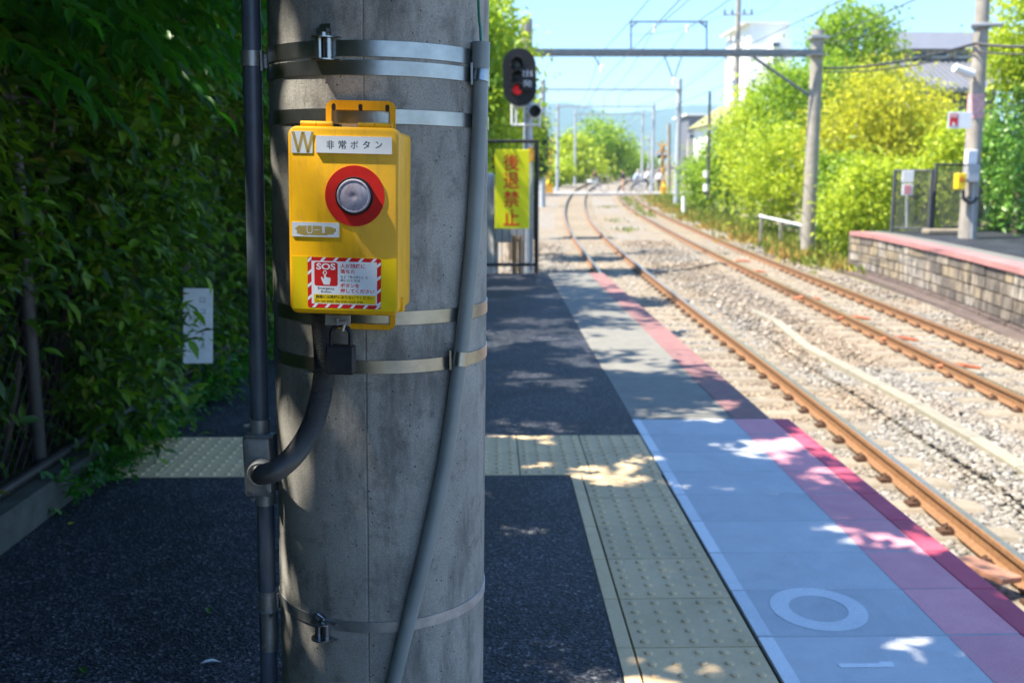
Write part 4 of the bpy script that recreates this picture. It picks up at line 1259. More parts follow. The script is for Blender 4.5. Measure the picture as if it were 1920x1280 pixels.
hedge('bush bulging over the kerb in front of the white board', 3.9, 5.6, 22, 2700, .076, True, 2.7, lambda y, z: -1.74 + .08 * z + (.20 if y < 4.75 else 0.0) * math.exp(-((z - .45) / .5) ** 2), .13)
hedge('bush behind and above the white board by the kerb', 5.6, 8.2, 23, 3000, .074, True, 3.0, lambda y, z: -1.70 + .13 * z, .16)
hedge('far end of the hedge near the platform gate', 8.2, 13.2, 24, 2600, .09, False, 3.2, lambda y, z: -1.62 + .16 * z, .22)
# thicket behind the hedge, added and kept dense to block light from that side
def thicket(label, y0, y1, seed, n, x0, x1b, zmax):
    r = np.random.default_rng(seed)
    t = thing('thicket', label, 'thicket', ((x0 + x1b) / 2, (y0 + y1) / 2, 0.0))
    p = np.stack([x0 + (x1b - x0) * r.random(n), y0 + (y1 - y0) * r.random(n), zmax * r.random(n)], 1)
    p = p[gaps(p, r)]; n = len(p)
    LL = .21 * (0.6 + 0.8 * r.random(n))
    V, F = leaves(p, r.normal(size=(n, 3)) + np.array([.5, 0, -.3]), r.normal(size=(n, 3)) * .7 + np.array([.5, -.2, .5]), LL, LL * .55, False)
    link('foliage', np_mesh('foliage', V - np.array(t.location), F, M['leaf_dark']), t)
    b = MB(); rr = random.Random(seed)
    for k in range(10):
        q = Vector((rr.uniform(x0, x1b), rr.uniform(y0, y1), 0)); b.tube([q, q + Vector((rr.uniform(-.3, .3), rr.uniform(-.3, .3), zmax * .8))], [.035, .012], 6)
    struct(b.build('stems', 'bark', t, smooth=60), 'stuff')
thicket('dark thicket of shrubs behind the left hedge, added to block light', -9.0, 14.0, 31, 70000, -5.0, -2.3, 5.6)

hedge('unseen hedge beside and behind the camera, added to block light', -8.0, 1.4, 25, 2600, .09, False, 2.8, lambda y, z: -1.8 + .10 * z, .2)  # out of view, added to stop light from behind on the left
# --- trees overhanging the platform: they shade it and dapple the light ------
def shade_cut(p, r):
    """crowns cut on the track side so their shade ends near the platform edge"""
    keep = p[:, 0] < -1.30 - .12 * np.sin(p[:, 1] * 2.1) - .10 * np.sin(p[:, 1] * 5.3) + .25 * (5.0 - p[:, 2]) * .6
    return keep & gaps(p, r)
def low_shade_cut(p, r):  # bounds the added low foliage so its shadow ends near the platform edge
    return (p[:, 0] + KX * p[:, 2] < 1.42 + .1 * np.sin(p[:, 1] * 3)) & (p[:, 2] > 2.15) & gaps(p, r)
def shade_branch(t, cen, rad, n, seed):  # unseen low foliage added to darken the left paving, hedge and pole
    V, F, cc = crown_mesh('shade_branch', cen, rad, n, .12, 'leaf_canopy', seed, 60, .24, None, .55, .5, low_shade_cut)
    link('shade_branch', np_mesh('shade_branch', V - np.array(WL[t.name]), F, M['leaf_canopy']), t)
    b = MB(); o_ = WL[t.name]
    for k in range(8):
        e_ = Vector(cc[k]); s0 = Vector((o_.x + .2, o_.y, 2.2 + .1 * k)); b.tube([s0, s0.lerp(e_, .5) + Vector((0, 0, .15)), e_], [.04, .025, .008], 6)
    struct(b.build('shade_limb', 'bark', t, smooth=60), 'stuff')
def canopy(label, trunk_xy, cen, rad, n, seed, L=.13, clumps=110, spread=.2, flt=None):
    t = tree('overhanging_tree', label, 'tree', cen, rad, n, L, 'leaf_canopy', seed, 'trees overhanging the platform', clumps, spread, .13, (trunk_xy[0], trunk_xy[1], 0.0), 0.55, flt=flt or shade_cut, ttop=(cen[0] - .4, trunk_xy[1] + .3, cen[2] + .4))
    return t
TBACK = canopy('tall tree leaning over the platform from behind the camera side', (-3.4, -2.2), (-2.5, -2.6, 5.0), (1.9, 2.5, 1.4), 16000, 41)
canopy('unseen tree behind the camera, added to block sky light', (-2.4, -6.5), (-1.0, -6.3, 3.3), (2.3, 2.2, 2.6), 20000, 45, flt=lambda p, r: p[:, 0] + KX * p[:, 2] < 1.6)  # out of view, added to keep sky light off the pole front
TMAIN = canopy('tall tree leaning over the platform above the yellow button box', (-3.3, 2.4), (-2.4, 1.1, 5.0), (1.9, 2.3, 1.4), 22000, 42)
TNEXT = canopy('tall tree leaning over the platform between hedge and tactile paving', (-3.4, 5.0), (-2.4, 4.1, 5.0), (1.9, 1.5, 1.3), 16000, 43)
canopy('tall tree at the hedge shading the platform end before the gate', (-3.8, 9.6), (-3.2, 8.9, 5.0), (1.9, 1.6, 1.3), 12000, 44)
shade_branch(TMAIN, (-1.1, 1.3, 2.75), (1.15, 2.2, .55), 13000, 47)
shade_branch(TNEXT, (-1.2, 4.2, 2.8), (1.15, 1.8, .55), 11000, 48)
shade_branch(TBACK, (-1.1, -2.2, 2.8), (1.15, 2.2, .6), 12000, 49)
# hanging sprays of large compound leaves, upper left
def spray_mesh(n, seed, fn, L):
    r = np.random.default_rng(seed)
    parts = []
    for k in range(n):
        p, d = fn(r)
        d = np.array(d) / np.linalg.norm(d)
        m = 9
        org = []
        side = np.cross(d, UPV); side /= np.linalg.norm(side)
        C, D, Nn = [], [], []
        for j in range(m):
            t = j / (m - 1)
            c = np.array(p) + d * .34 * t - UPV * .16 * t * t
            for sg in ((-1, 1) if j < m - 1 else (0,)):
                C.append(c); D.append(d * .75 + side * sg * .75 - UPV * (.45 + .2 * r.random())); Nn.append(UPV + .3 * r.normal(size=3))
        C, D, Nn = np.array(C), np.array(D), np.array(Nn)
        LL = L * (.75 + .4 * r.random(len(C)))
        parts.append(leaves(C, D, Nn, LL, LL * .36, True, .22))
    return merge(parts)
def fn_near(r):
    Y = r.uniform(2.6, 4.6); u = r.uniform(-40, 440); v = r.uniform(-120, 190 - 0.12 * u)
    p = P(u, v, Y); return (p.x - .12, p.y, p.z + .08), (r.uniform(.2, 1), r.uniform(-.9, .2), r.uniform(-.15, .25))
V, F = spray_mesh(95, 51, fn_near, .105)
lo_ = WL[TMAIN.name]
link('leaf_spray', np_mesh('leaf_spray', V - np.array(lo_), F, M['leaf_big']), TMAIN)['label'] = 'low hanging sprays of long pointed leaflets'

# trees on the left beyond the gate, behind the signal
def pxtree(u, v, Y, ru, rv, n, L, mat, seed, label, name='tree', cat='tree', group=None, clumps=40, spread=.28, trunk=.12, dy=None, narrow=.5, parts=('trunk', 'crown')):
    c = P(u, v, Y); k = Y / FPX
    return tree(name, label, cat, c, (ru * k, dy or ru * k, rv * k), n, L, mat, seed, group, clumps, spread, trunk, None, narrow, parts)
pxtree(890, 170, 19, 70, 200, 6500, .15, 'leaf_mid', 61, 'dark green tree behind the gate, left of the signal head', group='trees behind the signal', clumps=50)
pxtree(915, 165, 25, 70, 150, 7000, .17, 'leaf_lime', 62, 'bright yellow-green tree rising behind the signal head', group='trees behind the signal', clumps=55)
pxtree(962, 262, 29, 48, 88, 5000, .16, 'leaf_mid', 63, 'rounded green tree behind the signal post', group='trees behind the signal')
pxtree(996, 285, 37, 26, 55, 3500, .16, 'leaf_canopy', 64, 'small dark tree just right of the signal post', group='trees behind the signal')
# beyond the level crossing
pxtree(1075, 300, 112, 46, 42, 4500, .5, 'leaf_lime', 65, 'bright yellow-green tree beyond the level crossing, left of the curve', clumps=40)
pxtree(1125, 278, 122, 50, 48, 5000, .5, 'leaf_mid', 66, 'green rounded tree beyond the crossing where the track bends', clumps=45)
pxtree(1158, 296, 135, 34, 34, 3500, .5, 'leaf_mid', 67, 'darker green tree right of the rounded tree beyond the crossing')
pxtree(1195, 304, 190, 30, 16, 2500, .6, 'leaf_mid', 68, 'low distant tree mass above the far bend of the track')
pxtree(1045, 325, 98, 24, 22, 2500, .4, 'leaf_lime', 69, 'pale low bush at the left side of the level crossing', 'bush', 'bush')

# right-hand bank
SH = ('stems', 'foliage')
def bush(u, v, Y, ru, rv, n, L, mat, seed, label, clumps=34, spread=.3, trunk=.05, narrow=.5, name='bush'):
    return pxtree(u, v, Y, ru, rv, n, L, mat, seed, label, name, 'bush', 'bushes on the bank right of the tracks', clumps, spread, trunk, None, narrow, SH)
bush(1325, 335, 56, 42, 42, 4500, .22, 'leaf_mid', 71, 'small rounded bush at the left end of the right bank')
bush(1365, 312, 50, 50, 74, 6500, .2, 'leaf_mid', 72, 'green bush beside the thin insulator post')
bush(1412, 258, 44, 52, 84, 6500, .19, 'leaf_lime', 73, 'lime green bush below the white tower block')
bush(1450, 330, 38, 70, 85, 7500, .18, 'leaf_lime', 74, 'large lime bush left of the portal post')
bush(1478, 205, 42, 66, 84, 8000, .19, 'leaf_mid', 75, 'upright yellow-green shrub just left of the portal post top')
bush(1570, 365, 33, 55, 75, 6500, .17, 'leaf_mid', 76, 'green vine-covered bush just right of the portal post')
bush(1625, 390, 28.5, 60, 75, 6500, .15, 'leaf_lime', 77, 'yellow-green bush at the end of the stone platform')
bush(1690, 362, 32, 70, 55, 6000, .17, 'leaf_lime', 78, 'lime bush above the end fence of the stone platform')
bush(1800, 320, 31, 60, 90, 6500, .16, 'leaf_lime', 79, 'pale bush behind the notice pole on the stone platform')
bush(1900, 330, 26, 60, 125, 7500, .14, 'leaf_fresh', 80, 'glossy green bush at the right frame edge behind the platform')
bush(1985, 250, 24, 90, 190, 9000, .14, 'leaf_fresh', 81, 'glossy tall evergreen bush cut by the right frame edge')
pxtree(1605, 95, 50, 75, 78, 7500, .24, 'leaf_mid', 82, 'big round-headed green tree behind the portal post', clumps=60, spread=.22, trunk=.25)
pxtree(1545, 165, 48, 60, 55, 5500, .22, 'leaf_mid', 83, 'green tree between white tower block and portal post', clumps=45, trunk=.2)
pxtree(1935, 70, 25, 85, 110, 7000, .15, 'leaf_lime', 84, 'yellow-green tree overhanging the upper right corner', clumps=50, spread=.25)
# yellow bamboo
bt = thing('bamboo_clump', 'golden yellow bamboo clump rising right of the portal post', 'bamboo', P(1640, 440, 36))
r = np.random.default_rng(90); parts = []; bmb = MB()
for k in range(62):
    u = r.uniform(1535, 1790); Y = r.uniform(34.0, 38); top = 92 + abs(u - 1640) * 0.62 + r.uniform(0, 110)
    a = P(u + r.uniform(-15, 15), 425, Y); e = P(u + r.uniform(-25, 25), top, Y)
    a.z = zg(Y)
    mid = a.lerp(e, .55) + Vector((r.uniform(-.15, .15), 0, 0))
    bmb.tube([a, mid, e], [.03, .022, .006], 6)
    m = 260
    t = r.random(m) ** .8
    pts = np.array([list(a.lerp(e, .22 + .8 * x)) for x in t]) + r.normal(size=(m, 3)) * np.array([.42, .42, .28])
    LL = .26 * (.6 + .7 * r.random(m))
    parts.append(leaves(pts, r.normal(size=(m, 3)) + np.array([0, -.2, -.6]), UPV + .6 * r.normal(size=(m, 3)), LL, LL * .26, False, .3))
V, F = merge(parts)
link('foliage', np_mesh('foliage', V - np.array(bt.location), F, M['leaf_bamboo']), bt)
bmb.build('canes', plain('bamboo_cane', (0.35, 0.33, 0.08), .5), bt, smooth=60)

# weeds and grass on the verge beside the far track
def tufts(name, label, pts, n, h, mat, seed, spread):
    r = np.random.default_rng(seed)
    i = r.integers(0, len(pts), n); c = np.array(pts)[i] + r.normal(size=(n, 3)) * np.array([spread, spread, 0])
    c[:, 2] = [zg(y) + .02 for y in c[:, 1]]
    LL = h * (.5 + .9 * r.random(n))
    V, F = leaves(c, UPV + .45 * r.normal(size=(n, 3)), r.normal(size=(n, 3)), LL, LL * .13 + .01, False, .25)
    o = link(name, np_mesh(name, V, F, M[mat])); o['label'] = label; o['category'] = 'weeds'
    return struct(o, 'stuff')
ln = [(x2(y) + 2.2 + .5 * math.sin(y), y, 0) for y in np.linspace(26, 74, 60)]
tufts('dry_weeds', 'dry orange-brown weeds along the verge right of the far track', ln, 4200, .28, 'dry', 91, .40)
ln = [(x2(y) + 2.9 + .4 * math.sin(y * 1.3), y, 0) for y in np.linspace(26, 74, 60)]
tufts('verge_grass', 'yellow-green grass along the verge right of the far track', ln, 6000, .35, 'grass', 92, .6)
ln = [(x2(y) + .1 + .3 * math.sin(y * 1.3), y, 0) for y in np.linspace(50, 74, 30)] + [(x1(y) + 1.9, y, 0) for y in (41, 42, 47, 48, 60)]
tufts('track_grass', 'green grass tufts growing between rails near the crossing', ln, 700, .22, 'grass', 93, .3)

# weeds at the kerb
r = np.random.default_rng(95)
n = 620
org = np.stack([-1.66 + .14 * r.random(n), 3.45 + 3.7 * r.random(n) ** .8, .02 + .05 * r.random(n)], 1)
V, F = sprigs(org, np.stack([.6 + .4 * r.normal(size=n), .5 * r.normal(size=n), .6 + .3 * r.normal(size=n)], 1), 6, .05, 96, True, .14)
o = link('kerb_weeds', np_mesh('kerb_weeds', V, F, M['leaf_big'])); o['label'] = 'small green weeds spilling over the kerb by the tactile paving'; o['category'] = 'weeds'
struct(o, 'stuff')
for i, (u, v, a, mt) in enumerate(((112, 928, .4, 'leaf_big'), (128, 983, 1.2, 'leaf_lime'), (160, 1262, 2.2, 'leaf_big'), (375, 1243, .3, 'white_film'), (392, 1150, 1.9, 'leaf_big'))):
    p = G(u, v, 0.006)
    V, F = leaves(np.array([list(p)]), np.array([[math.cos(a), math.sin(a), .08]]), np.array([[0.1, .15, 1.0]]), .05 if i != 1 else .03, .02, True)
    o = link('fallen_leaf', np_mesh('fallen_leaf', V - np.array(p), F, M[mt]), None, p)
    tag(o, ('green fallen leaf lying beside the kerb', 'small pale fallen leaf on dark asphalt near the kerb', 'green fallen leaf at the bottom edge of the dark asphalt', 'thin whitish scrap on the asphalt at the foot of the pipe', 'tiny green leaf on the asphalt left of the pipe')[i], 'leaf', 'leaves and scraps lying on the asphalt')

# ================================================================== LEFT FENCE, BOARD, GATE, SIGNAL
fen = thing('wire_fence', 'dark pipe-framed wire fence standing on the kerb, half swallowed by the hedge', 'fence', (-1.68, 4, .1))
XF = -1.69
for y in (1.75, 3.62, 5.5, 7.4, 9.3, 11.2):
    b = MB(); b.tube([(XF, y, 0.05), (XF, y, 1.52)], .030, 14); b.build('post', 'fence_left', fen, smooth=40)
b = MB(); b.tube([(XF, 0.5, 1.475), (XF, 12.3, 1.475)], .019, 12); b.build('top_rail', 'fence_left', fen, smooth=40)
b = MB(); b.tube([(XF + .035, 0.5, .15), (XF + .035, 12.3, .15)], .021, 12); b.build('bottom_rail', 'fence_left', fen, smooth=40)
b = MB(); zz0, zz1 = .16, 1.46; h = zz1 - zz0
y = 1.3 - h
while y < 6.0:
    for s_ in (1, -1):
        a = (XF - .004 * s_, y if s_ > 0 else y + h, zz0); c = (XF - .004 * s_, y + h if s_ > 0 else y, zz1)
        b.tube([a, c], .0013, 4, False)
    y += .07
struct(b.build('wire_mesh', 'fence_left', fen), 'stuff')

bp = P(371, 611, 5.02)
brd = thing('white_board', 'narrow faded white board with black writing leaning in the hedge', 'board', (bp.x, bp.y, .15))
Mb = Matrix.Translation(bp) @ Euler((R(86), R(3.0), R(18))).to_matrix().to_4x4()
b = MB(Mb); b.cbox(-.072, .072, -.19, .19, -.008, .008, .002); b.build('panel', 'sign_white', brd)
b = MB(Mb)
for k, ch in enumerate('口コ日下止'):
    text_into(b, ch, .024, Mb @ Matrix.Translation((.022, .12 - .058 * k, 0)), .0085, 0, .026, 'CENTER')
for k, ch in enumerate('口メ日口'):
    text_into(b, ch, .022, Mb @ Matrix.Translation((-.028, .03 - .055 * k, 0)), .0085, 0, .024, 'CENTER')
struct(b.build('lettering', 'dark_metal', brd), 'stuff')

# gate at the platform end
YG = 12.5
gx = lambda u: P(u, 400, YG).x
gz = lambda v: P(960, v, YG).z
gate = thing('platform_end_gate', 'black pipe gate closing the end of the platform', 'gate', (gx(960), YG, 0))
for (u, v0, mt, rr_) in ((1006, 262, 'fence', .028), (997, 272, 'grey_metal', .02), (862, 262, 'fence', .028), (735, 262, 'fence', .028)):
    b = MB(); b.tube([(gx(u), YG, -.05), (gx(u), YG, gz(v0))], rr_, 12); b.build('post', mt, gate, smooth=40)
for v, rr_ in ((265, .021), (496, .021)):
    b = MB(); b.tube([(gx(735), YG, gz(v)), (gx(1006), YG, gz(v))], rr_, 12); b.build('rail', 'fence', gate, smooth=40)
b = MB()
for u in range(745, 1000, 14): b.tube([(gx(u), YG, gz(496)), (gx(u), YG, gz(265))], .006, 6)
struct(b.build('bars', 'fence', gate), 'stuff')
b = MB(); a = P(993, 288, YG - .05); b.tube([a + Vector((0, 0, .07)), a + Vector((.03, 0, .02)), a + Vector((.03, 0, -.06)), a + Vector((0, 0, -.10))], .028, 8); b.build('latch', 'hazard_yellow', gate, smooth=50)

ysn = thing('warning_sign', 'tall yellow sign with four red characters hung on the gate', 'sign', (gx(960), YG - .07, gz(428)))
b = MB(); b.cbox(gx(928), gx(992), YG - .075, YG - .06, gz(428), gz(281), .004); b.build('panel', 'sign_yellow', ysn)
for k, ch in enumerate('後退禁止'):
    b = MB(); Mc = Matrix.Translation((gx(958.6), YG - .0755, gz((320, 354, 388, 422)[k]))) @ Matrix.Rotation(R(90), 4, 'X')
    text_into(b, ch, 30 * YG / FPX, Mc, 0, .013, 29.5 * YG / FPX, 'CENTER', .002)
    struct(b.build('character', 'sign_red', ysn), 'stuff')
# white cabinet and stakes behind the gate
yc = 13.6; X = lambda u: P(u, 400, yc).x; Z = lambda v: P(960, v, yc).z
cab = thing('equipment_cabinet', 'pale grey metal cabinet behind the gate and yellow sign', 'cabinet', (X(950), yc, Z(460)))
b = MB(); b.cbox(X(926), X(985), yc, yc + .35, Z(455), Z(330), .01); b.build('housing', 'sign_white', cab)
b = MB(); b.cbox(X(929), X(982), yc - .012, yc - .001, Z(452), Z(334), .004); b.build('door', 'grey_metal', cab)
for u in (931, 980):
    b = MB(); b.cbox(X(u) - .025, X(u) + .025, yc + .1, yc + .16, -1.3, Z(455), .004); b.build('leg', 'grey_metal', cab)
lp = thing('notice_screen', 'white upright screen at the left of the gate beside the pole edge', 'screen', (X(905), yc + .3, -1.3))
b = MB(); b.cbox(X(880), X(926), yc + .3, yc + .33, -1.2, Z(325), .006); b.build('sheet', 'sign_white', lp)
b = MB(); b.cbox(X(922), X(928), yc + .28, yc + .34, -1.3, Z(420), .004); b.build('frame', 'house_white', lp)
for i, u in enumerate((963, 973)):
    b = MB(); b.tube([(X(u), yc - .3, -1.3), (X(u) + .01, yc - .3, Z(440))], .028 if i else .034, 9)
    tag(b.build('wooden_stake', 'wood', smooth=40), ('left of two brown wooden stakes under the cabinet behind the gate', 'right of two brown wooden stakes under the cabinet behind the gate')[i], 'stake')

# three-lamp signal
YSg = 15.4; k_ = YSg / FPX
sp = P(990, 300, YSg)
sig = thing('railway_signal', 'three-lamp railway signal with black oval backboard showing red', 'signal', (sp.x, YSg, zg(YSg)))
b = MB(); b.tube([(sp.x, YSg, zg(YSg)), (sp.x, YSg, P(990, 110, YSg).z)], [.085, .07], 14); b.build('post', 'grey_metal', sig, smooth=40)
hc = P(974, 145, YSg - .25)
MSg = Matrix.Translation(hc) @ Matrix.Rotation(R(90), 4, 'X') @ Matrix.Rotation(R(2), 4, 'Z')
b = MB(MSg); w2, h2 = 60 * k_, 101 * k_
b.prism(rrect(w2, h2, w2 / 2 - .002, 12), -.02, .0); head = b.build('backboard', 'black', sig, smooth=30)
b = MB(MSg); b.cbox(-.15, .12, -.33, .33, -.2, -.021, .02); b.build('lamp_case', 'black', sig)
for j, dv in enumerate((-22.5, 0, 22.5)):
    Ml = MSg @ Matrix.Translation((-4.5 * k_, -dv * k_, 0))
    b = MB(Ml); b.lathe([(.085, .0), (.085, .03), (.075, .032), (.072, .012)], 24); lr = b.build('lamp_ring', 'black', sig, smooth=35)
    b = MB(Ml); b.lathe([(.072, .002), (.066, .018), (.03, .028), (.002, .03)], 24); b.build('lamp_lens', 'lamp_red' if j == 2 else 'window', lr, smooth=40)
    b = MB(Ml); n = 18; vs = []; 
    for q in range(n + 1):
        a = R(-20 + 220 * q / n)
        for rr_, zz in ((.093, 0.0), (.093, .24 if abs(a - math.pi / 2) < 1.2 else .12)):
            vs.append((rr_ * math.cos(a), rr_ * math.sin(a), zz))
        for rr_, zz in ((.088, .24 if abs(a - math.pi / 2) < 1.2 else .12), (.088, 0.0)):
            vs.append((rr_ * math.cos(a), rr_ * math.sin(a), zz))
    b.add(vs, [(4 * q + i, 4 * (q + 1) + i, 4 * (q + 1) + (i + 1) % 4, 4 * q + (i + 1) % 4) for q in range(n) for i in range(4)])
    b.build('visor', 'dark_metal', lr, smooth=40)
np_ = P(989, 148, YSg - .36)
Mn = Matrix.Translation(np_) @ Matrix.Rotation(R(90), 4, 'X')
b = MB(Mn); b.cbox(-.125, .125, -.165, .165, -.01, .01, .003); pn = b.build('name_board', 'black', sig)
b = MB(Mn)
for k, ch in enumerate('出発'): text_into(b, ch, .095, Mn @ Matrix.Translation((0.0, .03 - .145 * k, 0)), .0105, .0, .14, 'CENTER', .002)
struct(b.build('lettering', 'white_film', pn), 'stuff')
b = MB()
for (ua, va, ub, vb) in ((960, 195, 960, 234), (960, 234, 1010, 234), (1012, 190, 1012, 238), (960, 200, 1004, 200), (968, 234, 968, 200)):
    b.tube([P(ua, va, YSg - .1), P(ub, vb, YSg - .1)], .018, 8)
b.build('step_bracket', 'house_white', sig, smooth=40)
dc = P(1003, 209, YSg - .2); Md = Matrix.Translation(dc) @ Matrix.Rotation(R(90), 4, 'X')
b = MB(Md); d = 17 * k_; dd = d * .70; b.ringprism([(d, 0), (0, d), (-d, 0), (0, -d)], [(dd, 0), (0, dd), (-dd, 0), (0, -dd)], -.01, .01); b.build('diamond_frame', 'house_white', sig)
b = MB(Md); b.prism([(dd, 0), (0, dd), (-dd, 0), (0, -dd)], -.008, .002); b.lathe([(.085, 0), (.085, .12), (.075, .12), (.07, .02)], 22); b.build('repeater_lamp', 'black', sig, smooth=35)

# ================================================================== OVERHEAD LINE PORTALS
def portal(label, Y, ul, ur, vbeam, vtopl, vtopr, rp, mat_pole, bmat='beam', brace=True, hb=9.5):
    k = Y / FPX
    pl_, pr_ = P(ul, vbeam, Y), P(ur, vbeam, Y)
    g = thing('line_portal', label, 'catenary portal', (pr_.x, Y, zg(Y)), 'overhead line portals across the tracks')
    for (p, vt) in ((pl_, vtopl), (pr_, vtopr)):
        b = MB(); zt = P(ur, vt, Y).z
        b.tube([(p.x - .0 * rp, Y, zg(Y) - .1), (p.x, Y, zt)], [rp * 1.12, rp * .92], 16); b.build('post', mat_pole, g, smooth=40)
    h = hb * k / 2
    b = MB(); b.box(pl_.x, pr_.x, Y - .30, Y - .24, pl_.z - h, pl_.z + h); b.box(pl_.x, pr_.x, Y + .24, Y + .30, pl_.z - h, pl_.z + h)
    nb = int((pr_.x - pl_.x) / .8)
    for i in range(nb + 1):
        x = pl_.x + (pr_.x - pl_.x) * i / nb
        b.box(x - .03, x + .03, Y - .239, Y + .239, pl_.z - h * .8, pl_.z + h * .8)
    b.build('beam', bmat, g)
    for p in (pl_, pr_):
        b = MB(); b.box(p.x - rp * 1.25, p.x + rp * 1.25, Y - .33, Y + .33, p.z - h * 1.25, p.z - h * 1.02); b.build('beam_collar', 'grey_metal', g)
    if brace:
        b = MB(); a = P(ur - 120 * 30.5 / Y, vbeam + 8, Y); c = P(ur - 12, vbeam + 82 * 30.5 / Y, Y); b.tube([a, c], .045, 8); b.build('brace', 'beam', g, smooth=40)
    return g, pl_, pr_
g, pl_, pr_ = portal('nearest overhead line portal with concrete post right of the tracks', 30.5, 987, 1532, 99, 38, 57, .19, 'conc_pole')
Y = 30.5
b = MB()
for (a, c) in (((1183, 94), (1183, 41)), ((1325, 94), (1325, 41)), ((1181, 41), (1327, 41)), ((1183, 52), (1196, 41)), ((1325, 52), (1312, 41))): b.tube([P(*a, Y), P(*c, Y)], .028, 6)
b.build('top_frame', 'beam', g)
for (a, c) in (((1114, 106), (1128, 128)), ((1246, 106), (1263, 150)), ((1278, 106), (1263, 150)), ((1360, 106), (1373, 126))):
    b = MB(); b.tube([P(*a, Y), P(*c, Y)], .022, 6); b.build('hanger', 'beam', g)
for u, v in ((1128, 128), (1263, 152), (1373, 127), (1227, 54), (1288, 54)):
    b = MB(Matrix.Translation(P(u, v, Y))); b.lathe([(.02, -.12), (.06, -.10), (.03, -.06), (.065, -.03), (.03, .01), (.065, .05), (.02, .1)], 12); b.build('insulator', 'house_white', g, smooth=50)
b = MB(); b.box(pr_.x - .26, pr_.x + .26, Y - .26, Y + .26, P(1532, 72, Y).z - .02, P(1532, 68, Y).z); b.build('pole_band', 'grey_metal', g)
portal('second overhead line portal, silver post by the level crossing', 61, 1018, 1274, 168, 150, 148, .17, 'conc_pole_far', 'conc_pole_far', hb=2, brace=False)
portal('third overhead line portal beyond the level crossing', 86, 1046, 1226, 200, 195, 193, .13, 'conc_pole_far', 'conc_pole_far', hb=2, brace=False)
portal('fourth overhead line portal beside the trees past the crossing', 104, 1079, 1206, 214, 206, 205, .12, 'conc_pole_far', 'conc_pole_far', hb=1.6, brace=False)
portal('farthest overhead line portal in front of the distant bend', 150, 1142, 1217, 262, 255, 254, .16, 'conc_pole_far', 'conc_pole_far', hb=1.6, brace=False)

# thin posts on the right
def post(name, label, u, vt, vb, Y, r0, mat, cat='post', tiltu=0):
    a, c = P(u, vb, Y), P(u + tiltu, vt, Y)
    t = thing(name, label, cat, (a.x, Y, a.z)); b = MB(); b.tube([a, c], [r0, r0 * .85], 12); b.build('shaft', mat, t, smooth=40); return t
t = post('insulator_post', 'thin dark post with two white insulators in the right bushes', 1327, 172, 372, 46, .075, 'dark_metal', tiltu=4)
for v in (327, 352):
    c = P(1324, v, 45.8); b = MB(); b.tube([c + Vector((0, 0, -.16)), c + Vector((0, 0, .16))], [.13, .13], 10); b.build('insulator', 'house_white', t, smooth=40)
post('tan_post', 'slim tan concrete post just left of the second portal post', 1254, 232, 362, 66, .14, 'conc_pole')
t = post('white_marker_post', 'short white marker post at the foot of the right bushes', 1282, 368, 398, 52, .12, 'house_white')

# tall utility pole far right of the line
up_ = thing('utility_pole', 'tall utility pole with cross-arms rising behind the white tower block', 'utility pole', P(1384, 330, 62))
b = MB(); b.tube([P(1376, 340, 62), P(1385, -10, 62)], [.2, .15], 12); b.build('shaft', 'conc_pole', up_, smooth=40)
for v, w_ in ((28, 28), (78, 20), (95, 14)):
    a, c = P(1384 - w_, v, 61.7), P(1384 + w_, v - 1, 61.7); b = MB(); b.tube([a, c], .055, 8); arm = b.build('cross_arm', 'grey_metal', up_)
    for f_ in (.05, .3, .7, .95):
        p = a.lerp(c, f_); b = MB(); b.tube([p, p + Vector((0, 0, .3))], [.07, .05], 8); b.build('insulator', 'dark_metal' if v == 28 else 'house_white', arm)
b = MB(); c = P(1372, 160, 61.5); b.tube([c + Vector((0, 0, -.3)), c + Vector((0, 0, .3))], .24, 12); b.build('transformer', 'house_white', up_, smooth=40)

# wires
def wire(label, pts, r_=.011, mat='wire', sag=.3, group='overhead wires'):
    out = []
    for i in range(len(pts) - 1):
        a, c = Vector(pts[i]), Vector(pts[i + 1])
        for k in range(10):
            t = k / 10; p = a.lerp(c, t); p.z -= sag * 4 * t * (1 - t); out.append(p)
    out.append(Vector(pts[-1]))
    b = MB(); b.tube(out, r_, 5); return tag(b.build('overhead_wire', mat, smooth=60), label, 'wire', group)
for nm, fx in (('near', x1), ('far', x2)):
    pts = [(fx(y) + dx, y, zr(y) + 5.0) for y, dx in ((-14, .1), (30.5, -.1), (61, .1), (86, 0), (104, 0), (150, 0))]
    wire('contact wire above the %s track' % nm, pts, .010, sag=.02)
    pts = [(x, y, z + .85) for x, y, z in pts]
    wire('messenger wire above the contact wire of the %s track' % nm, pts, .010, sag=.35)
for i, (ua, va) in enumerate(((1227, 54), (1288, 54))):
    a = P(ua, va, 30.5); wire('feeder wire on the %s insulator of the portal top frame' % ('left', 'right')[i], [(a.x - .8, -12, a.z + .2), a, (a.x + 1.9, 61, a.z + .5), (a.x + 5.2, 90, a.z + 1.3)], .012, sag=.4)
for i, (a, c, Ya, Yc, r_) in enumerate((((1545, 128), (1830, 82), 30.5, 23, .035), ((1545, 135), (1830, 96), 30.5, 23, .02), ((1540, 80), (1690, 40), 30.5, 27, .014))):
    wire(('thick black cable from the portal post to the notice pole', 'thinner black cable under the thick one at the right', 'thin wire rising right from the portal post top')[i], [P(*a, Ya), P(*c, Yc)], r_, 'cable', .15)
    if i < 2:
        wire(('thick black cable leaving the notice pole to the right', 'thinner cable leaving the notice pole to the right')[i], [P(*c, Yc), P(2100, c[1] - 20, 20)], r_, 'cable', .15)
